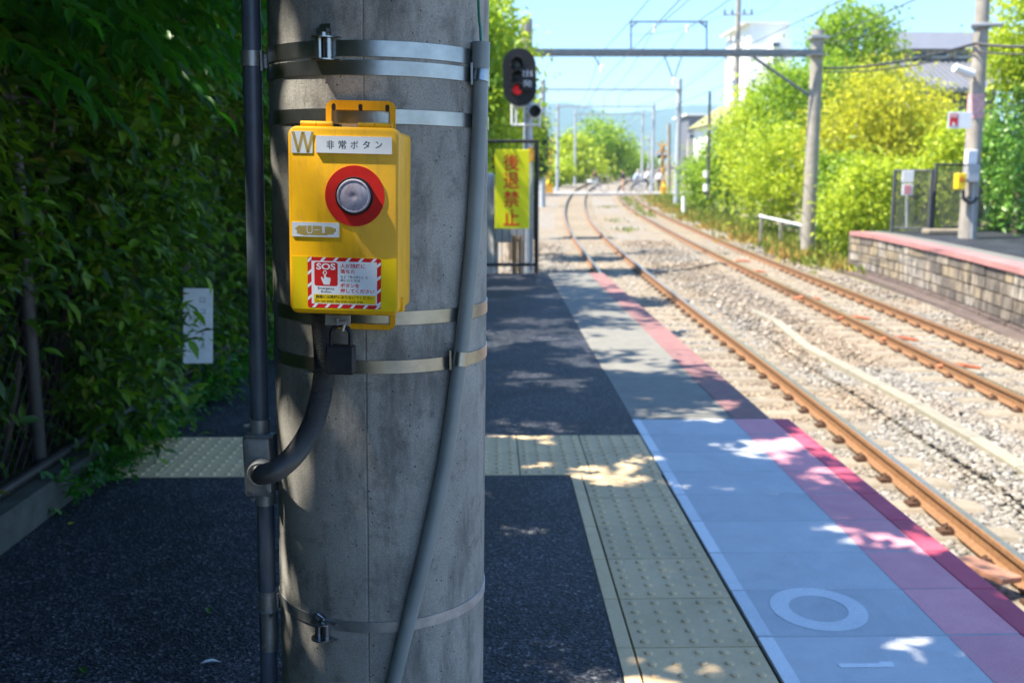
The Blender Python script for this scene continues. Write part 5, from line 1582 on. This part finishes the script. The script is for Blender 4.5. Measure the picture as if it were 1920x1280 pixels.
for i, (a, c) in enumerate((((1358, 28), (1180, 66)), ((1412, 28), (1480, -20)), ((1365, 78), (1290, 150)))):
    wire(('wire running left from the utility pole top', 'wire running right from the utility pole top', 'wire dropping from the lower arm of the utility pole')[i], [P(*a, 62), P(*c, 60)], .012, 'wire', .3)
# bond cable lying across the ballast
pts = [G(*q, -1.22) + Vector((0, 0, .03)) for q in ((1220, 518), (1250, 511), (1290, 507), (1320, 501), (1345, 495), (1362, 497))]
b = MB(); b.tube(catmull(pts, .3), .022, 7); tag(b.build('bond_cable', 'cable', smooth=60), 'black cable lying across the ballast between the two tracks', 'cable')

# ================================================================== PLATFORM OPPOSITE
ZP = -0.24
ep = [G(u, v, ZP) for u, v in ((1597, 434), (1640, 440), (1700, 452), (1760, 465), (1830, 481), (1920, 503), (2060, 540), (2260, 600))]
op = struct(MB().add([tuple(p) for p in ep] + [(p.x + 14, p.y + 3, ZP) for p in ep], [(i, i + 1, len(ep) + i + 1, len(ep) + i) for i in range(len(ep) - 1)]).build('opposite_platform', 'conc'))
rw = thing('stone_retaining_wall', 'weathered stone block wall of the platform opposite with red edge stripe', 'wall', (ep[3].x, ep[3].y, -1.3))
# path along the edge by arc length
cum = [0]
for a, c in zip(ep[:-1], ep[1:]): cum.append(cum[-1] + (c - a).length)
def along(s_):
    s_ = min(max(s_, 0), cum[-1] - 1e-4)
    i = max(j for j in range(len(cum) - 1) if cum[j] <= s_)
    d = (ep[i + 1] - ep[i]).normalized(); return ep[i] + d * (s_ - cum[i]), d
courses = [(-.34, -.54), (-.545, -.76), (-.765, -.98), (-.985, -1.16), (-1.165, -1.42)]
rr = random.Random(5)
for ci, (zt, zb) in enumerate(courses):
    s_ = 0.0
    while s_ < cum[-1] - .2:
        L_ = rr.uniform(.42, .78) if ci < 4 else rr.uniform(.5, .9)
        a, d = along(s_); c, _ = along(s_ + L_ - .018)
        nrm = Vector((d.y, -d.x, 0)); nrm = -nrm if nrm.x > 0 else nrm
        pr = rr.uniform(0, .02) + (.05 if ci == 4 else 0)
        b = MB()
        f0, f1 = a + nrm * pr, c + nrm * (pr + rr.uniform(-.006, .006))
        ch = .014
        vs = []
        for pt in (f0, f1):
            sg = 1 if pt is f0 else -1
            vs += [tuple(Vector((pt.x, pt.y, 0)) - nrm * .12 + Vector((0, 0, zb))), tuple(Vector((pt.x, pt.y, 0)) - nrm * .12 + Vector((0, 0, zt))), tuple(Vector((pt.x, pt.y, 0)) + d * sg * ch - Vector((0, 0, 0)) + Vector((0, 0, zt - ch))), tuple(Vector((pt.x, pt.y, 0)) + d * sg * ch + Vector((0, 0, zb + ch)))]
        b.add(vs, [(0, 1, 2, 3), (7, 6, 5, 4), (3, 2, 6, 7), (1, 5, 6, 2), (0, 3, 7, 4), (0, 4, 5, 1)])
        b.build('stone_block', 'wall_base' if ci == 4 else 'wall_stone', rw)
        s_ += L_
# backing, end return, coping and stripe
b = MB()
n = len(ep); back = [tuple(p + Vector((.1, .05, 0))) for p in ep]
b.add([(x, y, -.3) for x, y, z in back] + [(x, y, -1.5) for x, y, z in back], [(i, i + 1, n + i + 1, n + i) for i in range(n - 1)])
b.build('mortar_backing', 'joint', rw)
for ci, (zt, zb) in enumerate(courses):
    for k in range(4):
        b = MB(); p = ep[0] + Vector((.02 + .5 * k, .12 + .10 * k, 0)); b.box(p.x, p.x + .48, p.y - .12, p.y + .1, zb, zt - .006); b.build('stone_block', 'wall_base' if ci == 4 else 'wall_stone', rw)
for i in range(n - 1):
    a, c = ep[i], ep[i + 1]; d = (c - a).normalized(); nrm = Vector((d.y, -d.x, 0)); nrm = -nrm if nrm.x > 0 else nrm
    m_ = max(1, round((c - a).length / 1.2))
    for k in range(m_):
        p, q = a.lerp(c, k / m_), a.lerp(c, (k + 1) / m_) - d * .008
        b = MB(); o0, o1 = nrm * .06, -nrm * .30
        vs = [tuple(Vector((t_.x, t_.y, 0)) + o_ + Vector((0, 0, z))) for t_ in (p, q) for o_, z in ((o0, -.335), (o1, -.335), (o1, ZP + .006), (o0, ZP + .006))]
        b.add(vs, [(0, 1, 2, 3), (7, 6, 5, 4)] + [(j, (j + 1) % 4, 4 + (j + 1) % 4, 4 + j) for j in range(4)]); b.build('coping_stone', 'coping', rw)
b = MB(); b.add([(p.x - .35, p.y, -1.38) for p in ep] + [(p.x - .05, p.y, -1.38) for p in ep] + [(p.x - .35, p.y, -1.24) for p in ep] + [(p.x - .05, p.y, -1.24) for p in ep], [(i, i + 1, 2 * n + i + 1, 2 * n + i) for i in range(n - 1)] + [(2 * n + i, 2 * n + i + 1, 3 * n + i + 1, 3 * n + i) for i in range(n - 1)] + [(0, 2 * n, 3 * n, n)])
b.build('footing', 'wall_base', rw)
asph = MB(); asph.add([(p.x + .75, p.y + .2, ZP + .005) for p in ep] + [(p.x + 13, p.y + 3, ZP + .005) for p in ep], [(i, i + 1, n + i + 1, n + i) for i in range(n - 1)])
struct(asph.build('opposite_asphalt', 'asphalt'))

def panel_fence(label, u0, u1, vt, vb, Y0, Y1, nbar):
    a, c = P(u0, vb, Y0), P(u1, vb, Y1); a.z = c.z = ZP
    h = P(u0, vt, Y0).z - ZP
    t = thing('fence_panel', label, 'fence', a, 'dark fence panels on the platform opposite')
    for f_ in (0, 1):
        p = a.lerp(c, f_); b = MB(); b.tube([p, p + Vector((0, 0, h))], .045, 10); b.build('post', 'dark_metal', t, smooth=40)
    for z in (.12, h - .03):
        b = MB(); b.tube([a + Vector((0, 0, z)), c + Vector((0, 0, z))], .03, 8); b.build('rail', 'dark_metal', t, smooth=40)
    for i in range(1, nbar):
        p = a.lerp(c, i / nbar); b = MB(); b.tube([p + Vector((0, 0, .12)), p + Vector((0, 0, h - .03))], .011, 6); b.build('bar', 'dark_metal', t)
panel_fence('dark fence panel carrying white notices at the end of the stone platform', 1672, 1741, 318, 428, 25.6, 25.2, 24)
panel_fence('taller dark fence panel between notices and the notice pole', 1748, 1832, 306, 428, 25.4, 26.5, 26)
panel_fence('low dark fence panel at the right edge behind the notice pole', 1836, 1985, 312, 430, 26.4, 25.0, 26)
for i, (u0, v0, u1, v1) in enumerate(((1690, 320, 1713, 342), (1690, 345, 1711, 366))):
    a, c = P(u0, v1, 25.3), P(u1, v0, 25.3)
    t = thing('notice_board', ('upper plain white notice on the dark fence panel', 'lower white notice with red print on the dark fence panel')[i], 'notice', (a.x, 25.3, a.z))
    b = MB(); b.cbox(a.x, c.x, 25.26, 25.29, a.z, c.z, .005); b.build('sheet', 'house_white', t)
    if i:
        b = MB()
        for k in range(5): zz = a.z + (c.z - a.z) * (.15 + .16 * k); b.box(a.x + .05, c.x - .04, 25.254, 25.259, zz, zz + .018)
        struct(b.build('print', 'sign_red', t), 'stuff')
post('notice_post', 'thin grey post below the white notices in front of the dark fence panel', 1700, 365, 428, 25.1, .03, 'grey_metal')
b = MB(); p = P(1775, 424, 24.6); b.cbox(p.x - .5, p.x + .45, 24.5, 24.9, ZP + .01, ZP + .14, .03); tag(b.build('concrete_block', 'sleeper'), 'low pale concrete block lying before the taller fence panel', 'block')

# notice pole with its boxes
YN = 23.2
ba, bt_ = P(1813, 449, YN), P(1846, -40, YN); ba.z = ZP
npole = thing('notice_pole', 'leaning concrete pole with lamp and boxes on the platform opposite', 'pole', ba)
b = MB(); b.tube([ba, bt_], [.2, .145], 16); b.build('shaft', 'conc_pole', npole, smooth=40)
for v, hh in ((48, 7), (306, 3), (370, 3)):
    t_ = (v - 449) / (-40 - 449); p = ba.lerp(bt_, t_); b = MB(); b.tube([p - Vector((0, 0, hh * .006)), p + Vector((0, 0, hh * .006))], .2, 16); b.build('pole_band', 'dark_metal', npole, smooth=40)
b = MB(); b.tube([P(1820, 48, YN - .2), P(1880, 46, YN - .2)], .05, 8); b.build('cross_arm', 'grey_metal', npole)
b = MB(); b.tube([P(1822, 140, YN - .2), P(1790, 127, YN - .3)], [.11, .09], 12); b.build('lamp', 'house_white', npole, smooth=40)
b = MB(); b.tube([P(1836, 152, YN), P(1818, 138, YN - .2)], .03, 8); b.build('lamp_arm', 'grey_metal', npole)
for (u0, v0, u1, v1, nm, mt) in ((1814, 281, 1834, 308, 'switch_box', 'house_white'), (1814, 308, 1839, 342, 'meter_box', 'grey_metal')):
    a, c = P(u0, v1, YN - .35), P(u1, v0, YN - .35); b = MB(); b.cbox(a.x, c.x, YN - .35, YN - .16, a.z, c.z, .015); b.build(nm, mt, npole)
t_ = ba.lerp(bt_, .52); b = MB(); b.tube([ba.lerp(bt_, .47), ba.lerp(bt_, .565)], .185, 18); b.build('poster', plain('pale_pink_poster', (0.66, 0.36, 0.34), .6, 0, .3, 9), npole, smooth=40)
b = MB(); b.tube(catmull([P(1806, 356, YN - .3), P(1808, 374, YN - .33), P(1822, 380, YN - .28), P(1832, 372, YN - .2)], .05), .035, 8); b.build('cable_loop', 'cable', npole, smooth=50)
b = MB(); b.tube([P(1825, 345, YN - .2), P(1822, 448, YN - .2)], .03, 8); b.build('riser_pipe', 'grey_metal', npole, smooth=40)
eb = thing('far_button_box', 'small yellow emergency button box on the notice pole opposite', 'button box', P(1803, 355, YN - .4))
a, c = P(1794, 355, YN - .4), P(1812, 325, YN - .4)
b = MB(); b.cbox(a.x, c.x, YN - .42, YN - .2, a.z, c.z, .015); b.build('housing', 'yellow_panel', eb)
b = MB(Matrix.Translation(((a.x + c.x) / 2, YN - .421, a.z * .4 + c.z * .6)) @ Matrix.Rotation(R(90), 4, 'X')); b.ringprism(circle(.055, 20), circle(.03, 20), 0, .006); b.build('red_ring', 'red_paint', eb)
a, c = P(1776, 241, YN - .45), P(1823, 210, YN - .45)
sg = thing('emergency_sign', 'white sign with red square and hand symbol beside the notice pole', 'sign', ((a.x + c.x) / 2, YN - .45, a.z))
b = MB(); b.cbox(a.x, c.x, YN - .46, YN - .44, a.z, c.z, .004); b.build('panel', 'house_white', sg)
hh = c.z - a.z
b = MB(); b.box(a.x + .04, a.x + hh * .62, YN - .466, YN - .462, a.z + .05, a.z + hh * .88); rq = b.build('red_square', 'red_print', sg)
Mq = Matrix.Translation((a.x + hh * .36, YN - .467, a.z + hh * .25)) @ Matrix.Rotation(R(90), 4, 'X')
b = MB(Mq); s_ = hh * .0011
b.prism([((x - 440) * s_, -(y - 600) * s_) for x, y in [(402, 450), (436, 450), (440, 545), (466, 540), (494, 545), (530, 556), (532, 600), (512, 688), (394, 688), (368, 630), (336, 545), (350, 530), (376, 556), (398, 582)]], 0, .003); b.build('hand_symbol', 'house_white', rq)
b = MB(); text_into(b, 'SOS', hh * .17, Matrix.Translation((a.x + hh * .36, YN - .467, a.z + hh * .66)) @ Matrix.Rotation(R(90), 4, 'X'), 0, .02, None, 'CENTER', .003); struct(b.build('lettering', 'house_white', rq), 'stuff')
# white guard rail in the bushes
gr = thing('guard_rail', 'pale concrete guard rail at the foot of the lime bush', 'guard rail', P(1465, 425, 33.5))
a, c = P(1424, 405, 34.5), P(1508, 424, 32.5); d_ = c - a
b = MB(); b.tube([a, c], .05, 4); b.build('rail', 'sign_white', gr)
for f_ in (.05, .5, .95):
    p = a.lerp(c, f_); b = MB(); b.box(p.x - .045, p.x + .045, p.y - .045, p.y + .045, zg(p.y), p.z); b.build('post', 'conc_pole', gr)

# ================================================================== BUILDINGS
def bbox(b, u0, u1, v0, v1, Y, depth, x_extra=0): 
    a, c = P(u0, v1, Y), P(u1, v0, Y); b.box(a.x, c.x, Y, Y + depth, a.z, c.z); return a, c
def windows(parent, rects, Y, mat='window'):
    for (u0, v0, u1, v1) in rects:
        a, c = P(u0, v1, Y - .06), P(u1, v0, Y - .06)
        b = MB(); b.box(a.x - .06, c.x + .06, Y - .05, Y + .05, a.z - .06, c.z + .06); f_ = b.build('window', 'house_white', parent)
        b = MB(); b.box(a.x, c.x, Y - .07, Y - .052, a.z, c.z); b.build('pane', mat, f_)
YB = 140
tw = thing('tower_block', 'tall plain white tower block behind the trees', 'building', P(1435, 330, YB))
b = MB(); bbox(b, 1396, 1480, 44, 345, YB, 14); b.build('wall', 'house_white', tw)
b = MB(); a, c = P(1394, 44, YB), P(1482, 41.5, YB); b.box(a.x, c.x, YB - .3, YB + 14.3, a.z, c.z); b.build('parapet', 'house_white', tw)
b = MB(); bbox(b, 1440, 1484, 72, 345, YB - 3, 2.99); b.build('stair_tower', 'house_white', tw)
windows(tw, [(1449, 80, 1462, 88), (1449, 110, 1462, 118), (1449, 140, 1462, 148), (1410, 150, 1416, 158)], YB - 3.01 if False else YB - 3.05)
YH = 52
hs = thing('grey_roof_house', 'house with blue-grey tiled roofs on the hill at upper right', 'house', P(1780, 330, YH))
b = MB(); bbox(b, 1700, 1868, 92, 330, YH + 2, 8); b.build('upper_wall', 'house_beige', hs)
b = MB(); a = P(1685, 165, YH - 2.6); c = P(1885, 112, YH + 2)
b.add([(a.x, YH - 2.6, a.z), (c.x, YH - 2.6, a.z), (c.x - .3, YH + 2.0, c.z), (a.x + .6, YH + 2.0, c.z), (a.x, YH - 2.6, a.z - .18), (c.x, YH - 2.6, a.z - .18), (c.x - .3, YH + 2.0, c.z - .18), (a.x + .6, YH + 2.0, c.z - .18)], [(0, 1, 2, 3), (7, 6, 5, 4), (0, 4, 5, 1), (1, 5, 6, 2), (3, 2, 6, 7), (0, 3, 7, 4)])
rf = b.build('lower_roof', 'roof_tile', hs)
b = MB()
for k in range(22):
    x = a.x + .3 + (c.x - a.x - .6) * k / 21; b.tube([(x, YH - 2.6, a.z + .03), (a.x + .7 + (c.x - a.x - 1.2) * k / 21, YH + 1.98, c.z + .03)], .05, 5)
struct(b.build('tile_ridges', 'roof_tile', rf), 'stuff')
b = MB(); a2, c2 = P(1695, 92, YH + 1.4), P(1872, 78, YH + 6)
b.add([(a2.x, YH + 1.3, a2.z), (c2.x, YH + 1.3, a2.z), (c2.x - .4, YH + 6, c2.z + .5), (a2.x + .4, YH + 6, c2.z + .5), (a2.x, YH + 10.6, a2.z), (c2.x, YH + 10.6, a2.z)], [(0, 1, 2, 3), (3, 2, 5, 4), (0, 3, 4), (1, 5, 2), (0, 4, 5, 1)])
b.build('upper_roof', 'roof_tile', hs)
b = MB(); bbox(b, 1735, 1868, 165, 330, YH - .4, 2.3); b.build('lower_wall', 'house_grey', hs)
windows(hs, [(1712, 97, 1738, 106), (1752, 97, 1776, 106), (1792, 97, 1816, 106)], YH + 2)
YD = 112
dh = thing('dark_grey_house', 'boxy dark grey house far behind the level crossing', 'house', P(1308, 330, YD))
b = MB(); bbox(b, 1288, 1322, 216, 340, YD, 8); b.build('wall', 'house_grey', dh)
b = MB(); a, c = P(1286, 217, YD), P(1324, 213, YD); b.box(a.x, c.x, YD - .3, YD + 8.3, a.z, c.z); b.build('roof', 'house_white', dh)
b = MB(); bbox(b, 1288, 1322, 262, 340, YD - .6, .59); b.build('ground_floor', 'house_beige', dh)
windows(dh, [(1310, 238, 1320, 258), (1292, 252, 1302, 260)], YD)
YO = 96
oh = thing('olive_roof_house', 'house with olive brown roof right of the dark grey house', 'house', P(1360, 330, YO))
b = MB(); bbox(b, 1330, 1400, 232, 345, YO, 8); b.build('wall', 'house_white', oh)
b = MB(); a, c = P(1324, 234, YO - .6), P(1406, 200, YO + 4)
b.add([(a.x, YO - .6, a.z), (c.x, YO - .6, a.z), (c.x, YO + 4, c.z), (a.x + 2.2, YO + 4, c.z), (c.x, YO + 8.6, a.z), (a.x, YO + 8.6, a.z)], [(0, 1, 2, 3), (3, 2, 4, 5), (0, 3, 5), (1, 4, 2), (0, 5, 4, 1)]); b.build('roof', 'roof_olive', oh)
windows(oh, [(1340, 240, 1352, 254), (1366, 240, 1380, 254)], YO)
rr = random.Random(3)
for i in range(16):
    Yt = rr.uniform(420, 900); u = 1195 + (i * 7 % 60) + rr.uniform(-4, 4) if i < 10 else 1012 + rr.uniform(0, 25)
    v = 292 + rr.uniform(-8, 8); a = P(u, v, Yt); ww, hh_ = rr.uniform(7, 13), rr.uniform(5, 9); z0_ = zg(Yt) - .5
    t = thing('distant_house', 'tiny pale house in the hazy town under the mountain', 'house', (a.x, Yt, z0_), 'houses of the distant town')
    b = MB(); b.box(a.x - ww / 2, a.x + ww / 2, Yt, Yt + 8, z0_, a.z); b.build('wall', rr.choice(['house_white', 'house_beige']), t)
    b = MB(); b.add([(a.x - ww / 2 - .4, Yt - .4, a.z), (a.x + ww / 2 + .4, Yt - .4, a.z), (a.x + ww / 2 + .4, Yt + 8.4, a.z), (a.x - ww / 2 - .4, Yt + 8.4, a.z), (a.x - ww / 2, Yt + 4, a.z + 2.2), (a.x + ww / 2, Yt + 4, a.z + 2.2)], [(0, 1, 5, 4), (2, 3, 4, 5), (0, 4, 3), (1, 2, 5), (0, 3, 2, 1)]); b.build('roof', 'roof_tile', t)

# mountains
mb = MB(); vs = []; NX, NY = 90, 14
for j in range(NY):
    for i in range(NX):
        x = -2600 + 5600 * i / (NX - 1); y = 2300 + 2000 * j / (NY - 1)
        f_ = math.sin(math.pi * min(1, j / (NY - 1) * 1.15)) if j else 0
        hgt = 165 + 26 * math.sin(x * .0021 + 1) + 16 * math.sin(x * .0058 + 2) + 9 * math.sin(x * .013) + 5 * math.sin(x * .031)
        vs.append((x, y + 60 * math.sin(x * .004), 30 + f_ * hgt + 6 * math.sin(x * .02 + y * .013)))
mb.add(vs, [(j * NX + i, j * NX + i + 1, (j + 1) * NX + i + 1, (j + 1) * NX + i) for j in range(NY - 1) for i in range(NX - 1)])
struct(mb.build('mountains', 'mount', smooth=80))

# ================================================================== LEVEL CROSSING, PEOPLE
YC = 79.0
cr = thing('crossing_deck', 'pale level crossing deck of panels across both tracks', 'level crossing', (9, YC, zr(YC)))
xx = 2.0
while xx < 17:
    b = MB()
    z0_, z1_ = zr(77.4) - .01, zr(81.6) - .01
    b.add([(xx, 77.4, z0_), (xx + .72, 77.4, z0_), (xx + .72, 81.6, z1_), (xx, 81.6, z1_), (xx, 77.4, z0_ - .3), (xx + .72, 77.4, z0_ - .3), (xx + .72, 81.6, z1_ - .3), (xx, 81.6, z1_ - .3)], [(0, 1, 2, 3), (7, 6, 5, 4), (0, 4, 5, 1), (1, 5, 6, 2), (2, 6, 7, 3), (3, 7, 4, 0)])
    b.build('deck_panel', 'crossing', cr)
    xx += .74
def crossing_light(label, u, vt, vb, Y):
    a, c = P(u, vb, Y), P(u, vt, Y); h = c.z - a.z
    t = thing('crossing_light', label, 'crossing signal', a)
    n = 7
    for i in range(n):
        b = MB(); b.tube([a.lerp(c, i / n), a.lerp(c, (i + 1) / n)], .09, 10); b.build('pole_section', 'hazard_yellow' if i % 2 == 0 else 'black', t, smooth=40)
    for s_ in (-1, 1):
        b = MB(Matrix.Translation(c + Vector((0, -.1, -.25))) @ Matrix.Rotation(R(45 * s_), 4, 'Y')); b.box(-.62, .62, -.02 + .02 * s_, .015 + .02 * s_, -.07, .07); b.build('cross_board', 'hazard_yellow', t)
        b = MB(Matrix.Translation(c + Vector((.28 * s_, -.12, -.95))) @ Matrix.Rotation(R(90), 4, 'X')); b.lathe([(.17, 0), (.17, .03), (.1, .035), (.09, .1), (.01, .1)], 14); b.build('lamp', 'black', t, smooth=40)
    return t
crossing_light('yellow and black crossing light at the left end of the level crossing', 1026, 284, 352, 82)
crossing_light('tall yellow and black crossing light right of the level crossing', 1242, 272, 345, 84)
def gate_machine(label, u, vb, Y, sx):
    a = P(u, vb, Y); t = thing('gate_machine', label, 'crossing gate', a)
    b = MB(); b.cbox(a.x - .3, a.x + .3, Y - .25, Y + .25, a.z, a.z + .75, .04); b.build('housing', 'hazard_yellow', t)
    b = MB(); b.tube([a + Vector((0, 0, .7)), a + Vector((0, 0, 1.05))], [.2, .16], 12); b.build('head', 'yellow_panel', t, smooth=40)
    n = 8; p0, p1 = a + Vector((.1 * sx, -.3, .85)), a + Vector((.25 * sx, -.3, 4.2))
    for i in range(n):
        b = MB(); b.tube([p0.lerp(p1, i / n), p0.lerp(p1, (i + 1) / n)], .04, 6); b.build('bar_section', 'hazard_yellow' if i % 2 else 'black', t)
gate_machine('yellow gate machine at the left end of the level crossing', 1029, 362, 77, 1)
gate_machine('yellow gate machine at the right end of the level crossing', 1246, 368, 77, -1)

def person(label, u, Y, z, face, kind, cols, seed):
    """cols: head hair skin, top, legs"""
    c = P(u, 350, Y); base = Vector((c.x, Y, z))
    ride = kind == 'ride'
    if ride:
        J = dict(pel=(0, 0, .98), spi=(.10, 0, 1.20), che=(.22, 0, 1.42), nec=(.28, 0, 1.55), hea=(.32, 0, 1.68), top=(.33, 0, 1.80),
                 ls=(.22, .18, 1.44), le=(.40, .22, 1.25), lh=(.58, .22, 1.13), rs=(.22, -.18, 1.44), re=(.40, -.22, 1.25), rh=(.58, -.22, 1.13),
                 lk=(.36, .11, .85), la=(.20, .11, .45), lf=(.34, .11, .40), rk=(.34, -.11, .66), ra=(.12, -.11, .28), rf=(.26, -.11, .22))
        J['lt'] = (.02, .1, .95); J['rt'] = (.02, -.1, .95)
    else:
        J = dict(pel=(0, 0, .92), spi=(.01, 0, 1.12), che=(.02, 0, 1.34), nec=(.02, 0, 1.48), hea=(.04, 0, 1.60), top=(.04, 0, 1.72),
                 ls=(.01, .19, 1.38), le=(-.06, .24, 1.12), lh=(.06, .25, .90), rs=(.01, -.19, 1.38), re=(.08, -.24, 1.12), rh=(.20, -.25, .93),
                 lk=(.12, .1, .50), la=(.08, .1, .09), lf=(.22, .1, .05), rk=(-.04, -.1, .50), ra=(-.20, -.1, .11), rf=(-.07, -.1, .05))
        J['lt'] = (0, .09, .88); J['rt'] = (0, -.09, .88)
    RAD = dict(pel=.145, spi=.135, che=.155, nec=.055, hea=.10, top=.07, ls=.065, le=.045, lh=.035, rs=.065, re=.045, rh=.035, lt=.09, rt=.09, lk=.06, rk=.06, la=.042, ra=.042, lf=.036, rf=.036)
    Eg = [('pel', 'spi'), ('spi', 'che'), ('che', 'nec'), ('nec', 'hea'), ('hea', 'top'), ('che', 'ls'), ('ls', 'le'), ('le', 'lh'), ('che', 'rs'), ('rs', 're'), ('re', 'rh'), ('pel', 'lt'), ('lt', 'lk'), ('lk', 'la'), ('la', 'lf'), ('pel', 'rt'), ('rt', 'rk'), ('rk', 'ra'), ('ra', 'rf')]
    names = list(J); ix = {k: i for i, k in enumerate(names)}
    Rz = Matrix.Rotation(face, 3, 'Z')
    co = [Rz @ Vector(J[k]) for k in names]
    me = bpy.data.meshes.new('person'); me.from_pydata(co, [(ix[a], ix[b_]) for a, b_ in Eg], [])
    tmp = bpy.data.objects.new('person_temp', me); COL.objects.link(tmp)
    sk = tmp.modifiers.new('skin', 'SKIN')
    for i, k in enumerate(names):
        me.skin_vertices[0].data[i].radius = (RAD[k], RAD[k]); me.skin_vertices[0].data[i].use_root = (k == 'pel')
    ss = tmp.modifiers.new('sub', 'SUBSURF'); ss.levels = 1
    dg = bpy.context.evaluated_depsgraph_get()
    out = bpy.data.meshes.new_from_object(tmp.evaluated_get(dg)); bpy.data.objects.remove(tmp)
    for m_ in cols: out.materials.append(M[m_])
    reg = {'top': 0, 'hea': 1, 'nec': 1, 'lh': 1, 'rh': 1, 'le': 2, 're': 2, 'ls': 2, 'rs': 2, 'che': 2, 'spi': 2, 'pel': 3, 'lt': 3, 'rt': 3, 'lk': 3, 'rk': 3, 'la': 3, 'ra': 3, 'lf': 4, 'rf': 4}
    for pg in out.polygons:
        k = min(range(len(co)), key=lambda i: (co[i] - pg.center).length - .6 * RAD[names[i]])
        pg.material_index = reg[names[k]]; pg.use_smooth = True
        if names[k] in ('hea', 'top') and pg.center.z > J['hea'][2] + .015: pg.material_index = 0
    o = link('person', out, None, base)
    tag(o, label, 'person')
    return o, base, face
def bicycle(label, u, Y, z, face, col='house_white'):
    c = P(u, 350, Y); base = Vector((c.x, Y, z)); t = thing('bicycle', label, 'bicycle', base)
    Mx = Matrix.Translation(base) @ Matrix.Rotation(face, 4, 'Z')
    for x in (-.52, .56):
        b = MB(Mx); pts = [(x + .33 * math.cos(R(a)), 0, .34 + .33 * math.sin(R(a))) for a in range(0, 361, 20)]; b.tube(pts, .02, 6, False); wh = b.build('wheel', 'black', t, smooth=60)
        b = MB(Mx)
        for a in range(0, 180, 30): b.tube([(x - .31 * math.cos(R(a)), 0, .34 - .31 * math.sin(R(a))), (x + .31 * math.cos(R(a)), 0, .34 + .31 * math.sin(R(a)))], .004, 4)
        b.build('spokes', 'grey_metal', wh)
    b = MB(Mx)
    for a, c in (((-.52, 0, .34), (-.05, 0, .3)), ((-.05, 0, .3), (-.2, 0, .85)), ((-.05, 0, .3), (.42, 0, .75)), ((-.17, 0, .7), (.4, 0, .82)), ((.56, 0, .34), (.4, 0, .95)), ((-.52, 0, .34), (-.18, 0, .72))): b.tube([a, c], .018, 7)
    b.build('frame', col, t, smooth=60)
    b = MB(Mx); b.tube([(.55, -.27, 1.05), (.42, -.1, 1.0), (.42, .1, 1.0), (.55, .27, 1.05)], .014, 7); b.build('handlebar', 'grey_metal', t, smooth=60)
    b = MB(Mx); b.cbox(-.33, -.05, -.07, .07, .85, .91, .02); b.build('saddle', 'black', t)
    b = MB(Mx); b.cbox(.5, .82, -.17, .17, .75, .98, .02); b.build('basket', col, t)
ZC = zr(79.3) + .03
person('cyclist in maroon jacket and light trousers crossing the tracks', 1121, 79.2, ZC, R(170), 'ride', ('hair', 'skin', 'cloth_maroon', 'cloth_grey', 'cloth_black'), 1)
bicycle('white bicycle ridden by the maroon-jacketed cyclist', 1121, 79.2, ZC, R(170))
person('person in black top with pale legs walking over the crossing', 1168, 79.0, ZC, R(200), 'walk', ('hair', 'skin', 'cloth_black', 'skin', 'cloth_white'), 2)
person('person in pale blue shirt riding behind the black-topped walker', 1188, 79.6, ZC - .05, R(5), 'ride', ('cloth_white', 'skin', 'cloth_blue', 'cloth_grey', 'cloth_black'), 3)
bicycle('silver bicycle under the rider in pale blue shirt', 1188, 79.6, ZC - .05, R(5), 'grey_metal')
person('rider in white shirt and navy trousers at the right of the crossing', 1208, 78.4, ZC, R(12), 'ride', ('hair', 'skin', 'cloth_white', 'cloth_navy', 'cloth_black'), 4)
bicycle('white bicycle under the rider in white shirt', 1208, 78.4, ZC, R(12))
person('person in white top standing by the right crossing gate', 1236, 80.5, ZC, R(250), 'walk', ('hair', 'skin', 'cloth_white', 'cloth_black', 'cloth_black'), 5)

# ================================================================== HAZE
b = MB(); b.box(-3600, 3900, -300, 4700, -3, 275)
hz = b.mesh('haze', bpy.data.materials.new('thin_haze'))
hm = hz.materials[0]; hm.use_nodes = True
hm.node_tree.nodes.clear()
ho = hm.node_tree.nodes.new('ShaderNodeOutputMaterial'); pvn = hm.node_tree.nodes.new('ShaderNodeVolumePrincipled')
pvn.inputs['Color'].default_value = (0.55, 0.84, 1.0, 1); pvn.inputs['Density'].default_value = 0.00030; pvn.inputs['Anisotropy'].default_value = 0.0
hm.node_tree.links.new(pvn.outputs[0], ho.inputs['Volume'])
struct(link('haze', hz), 'stuff')
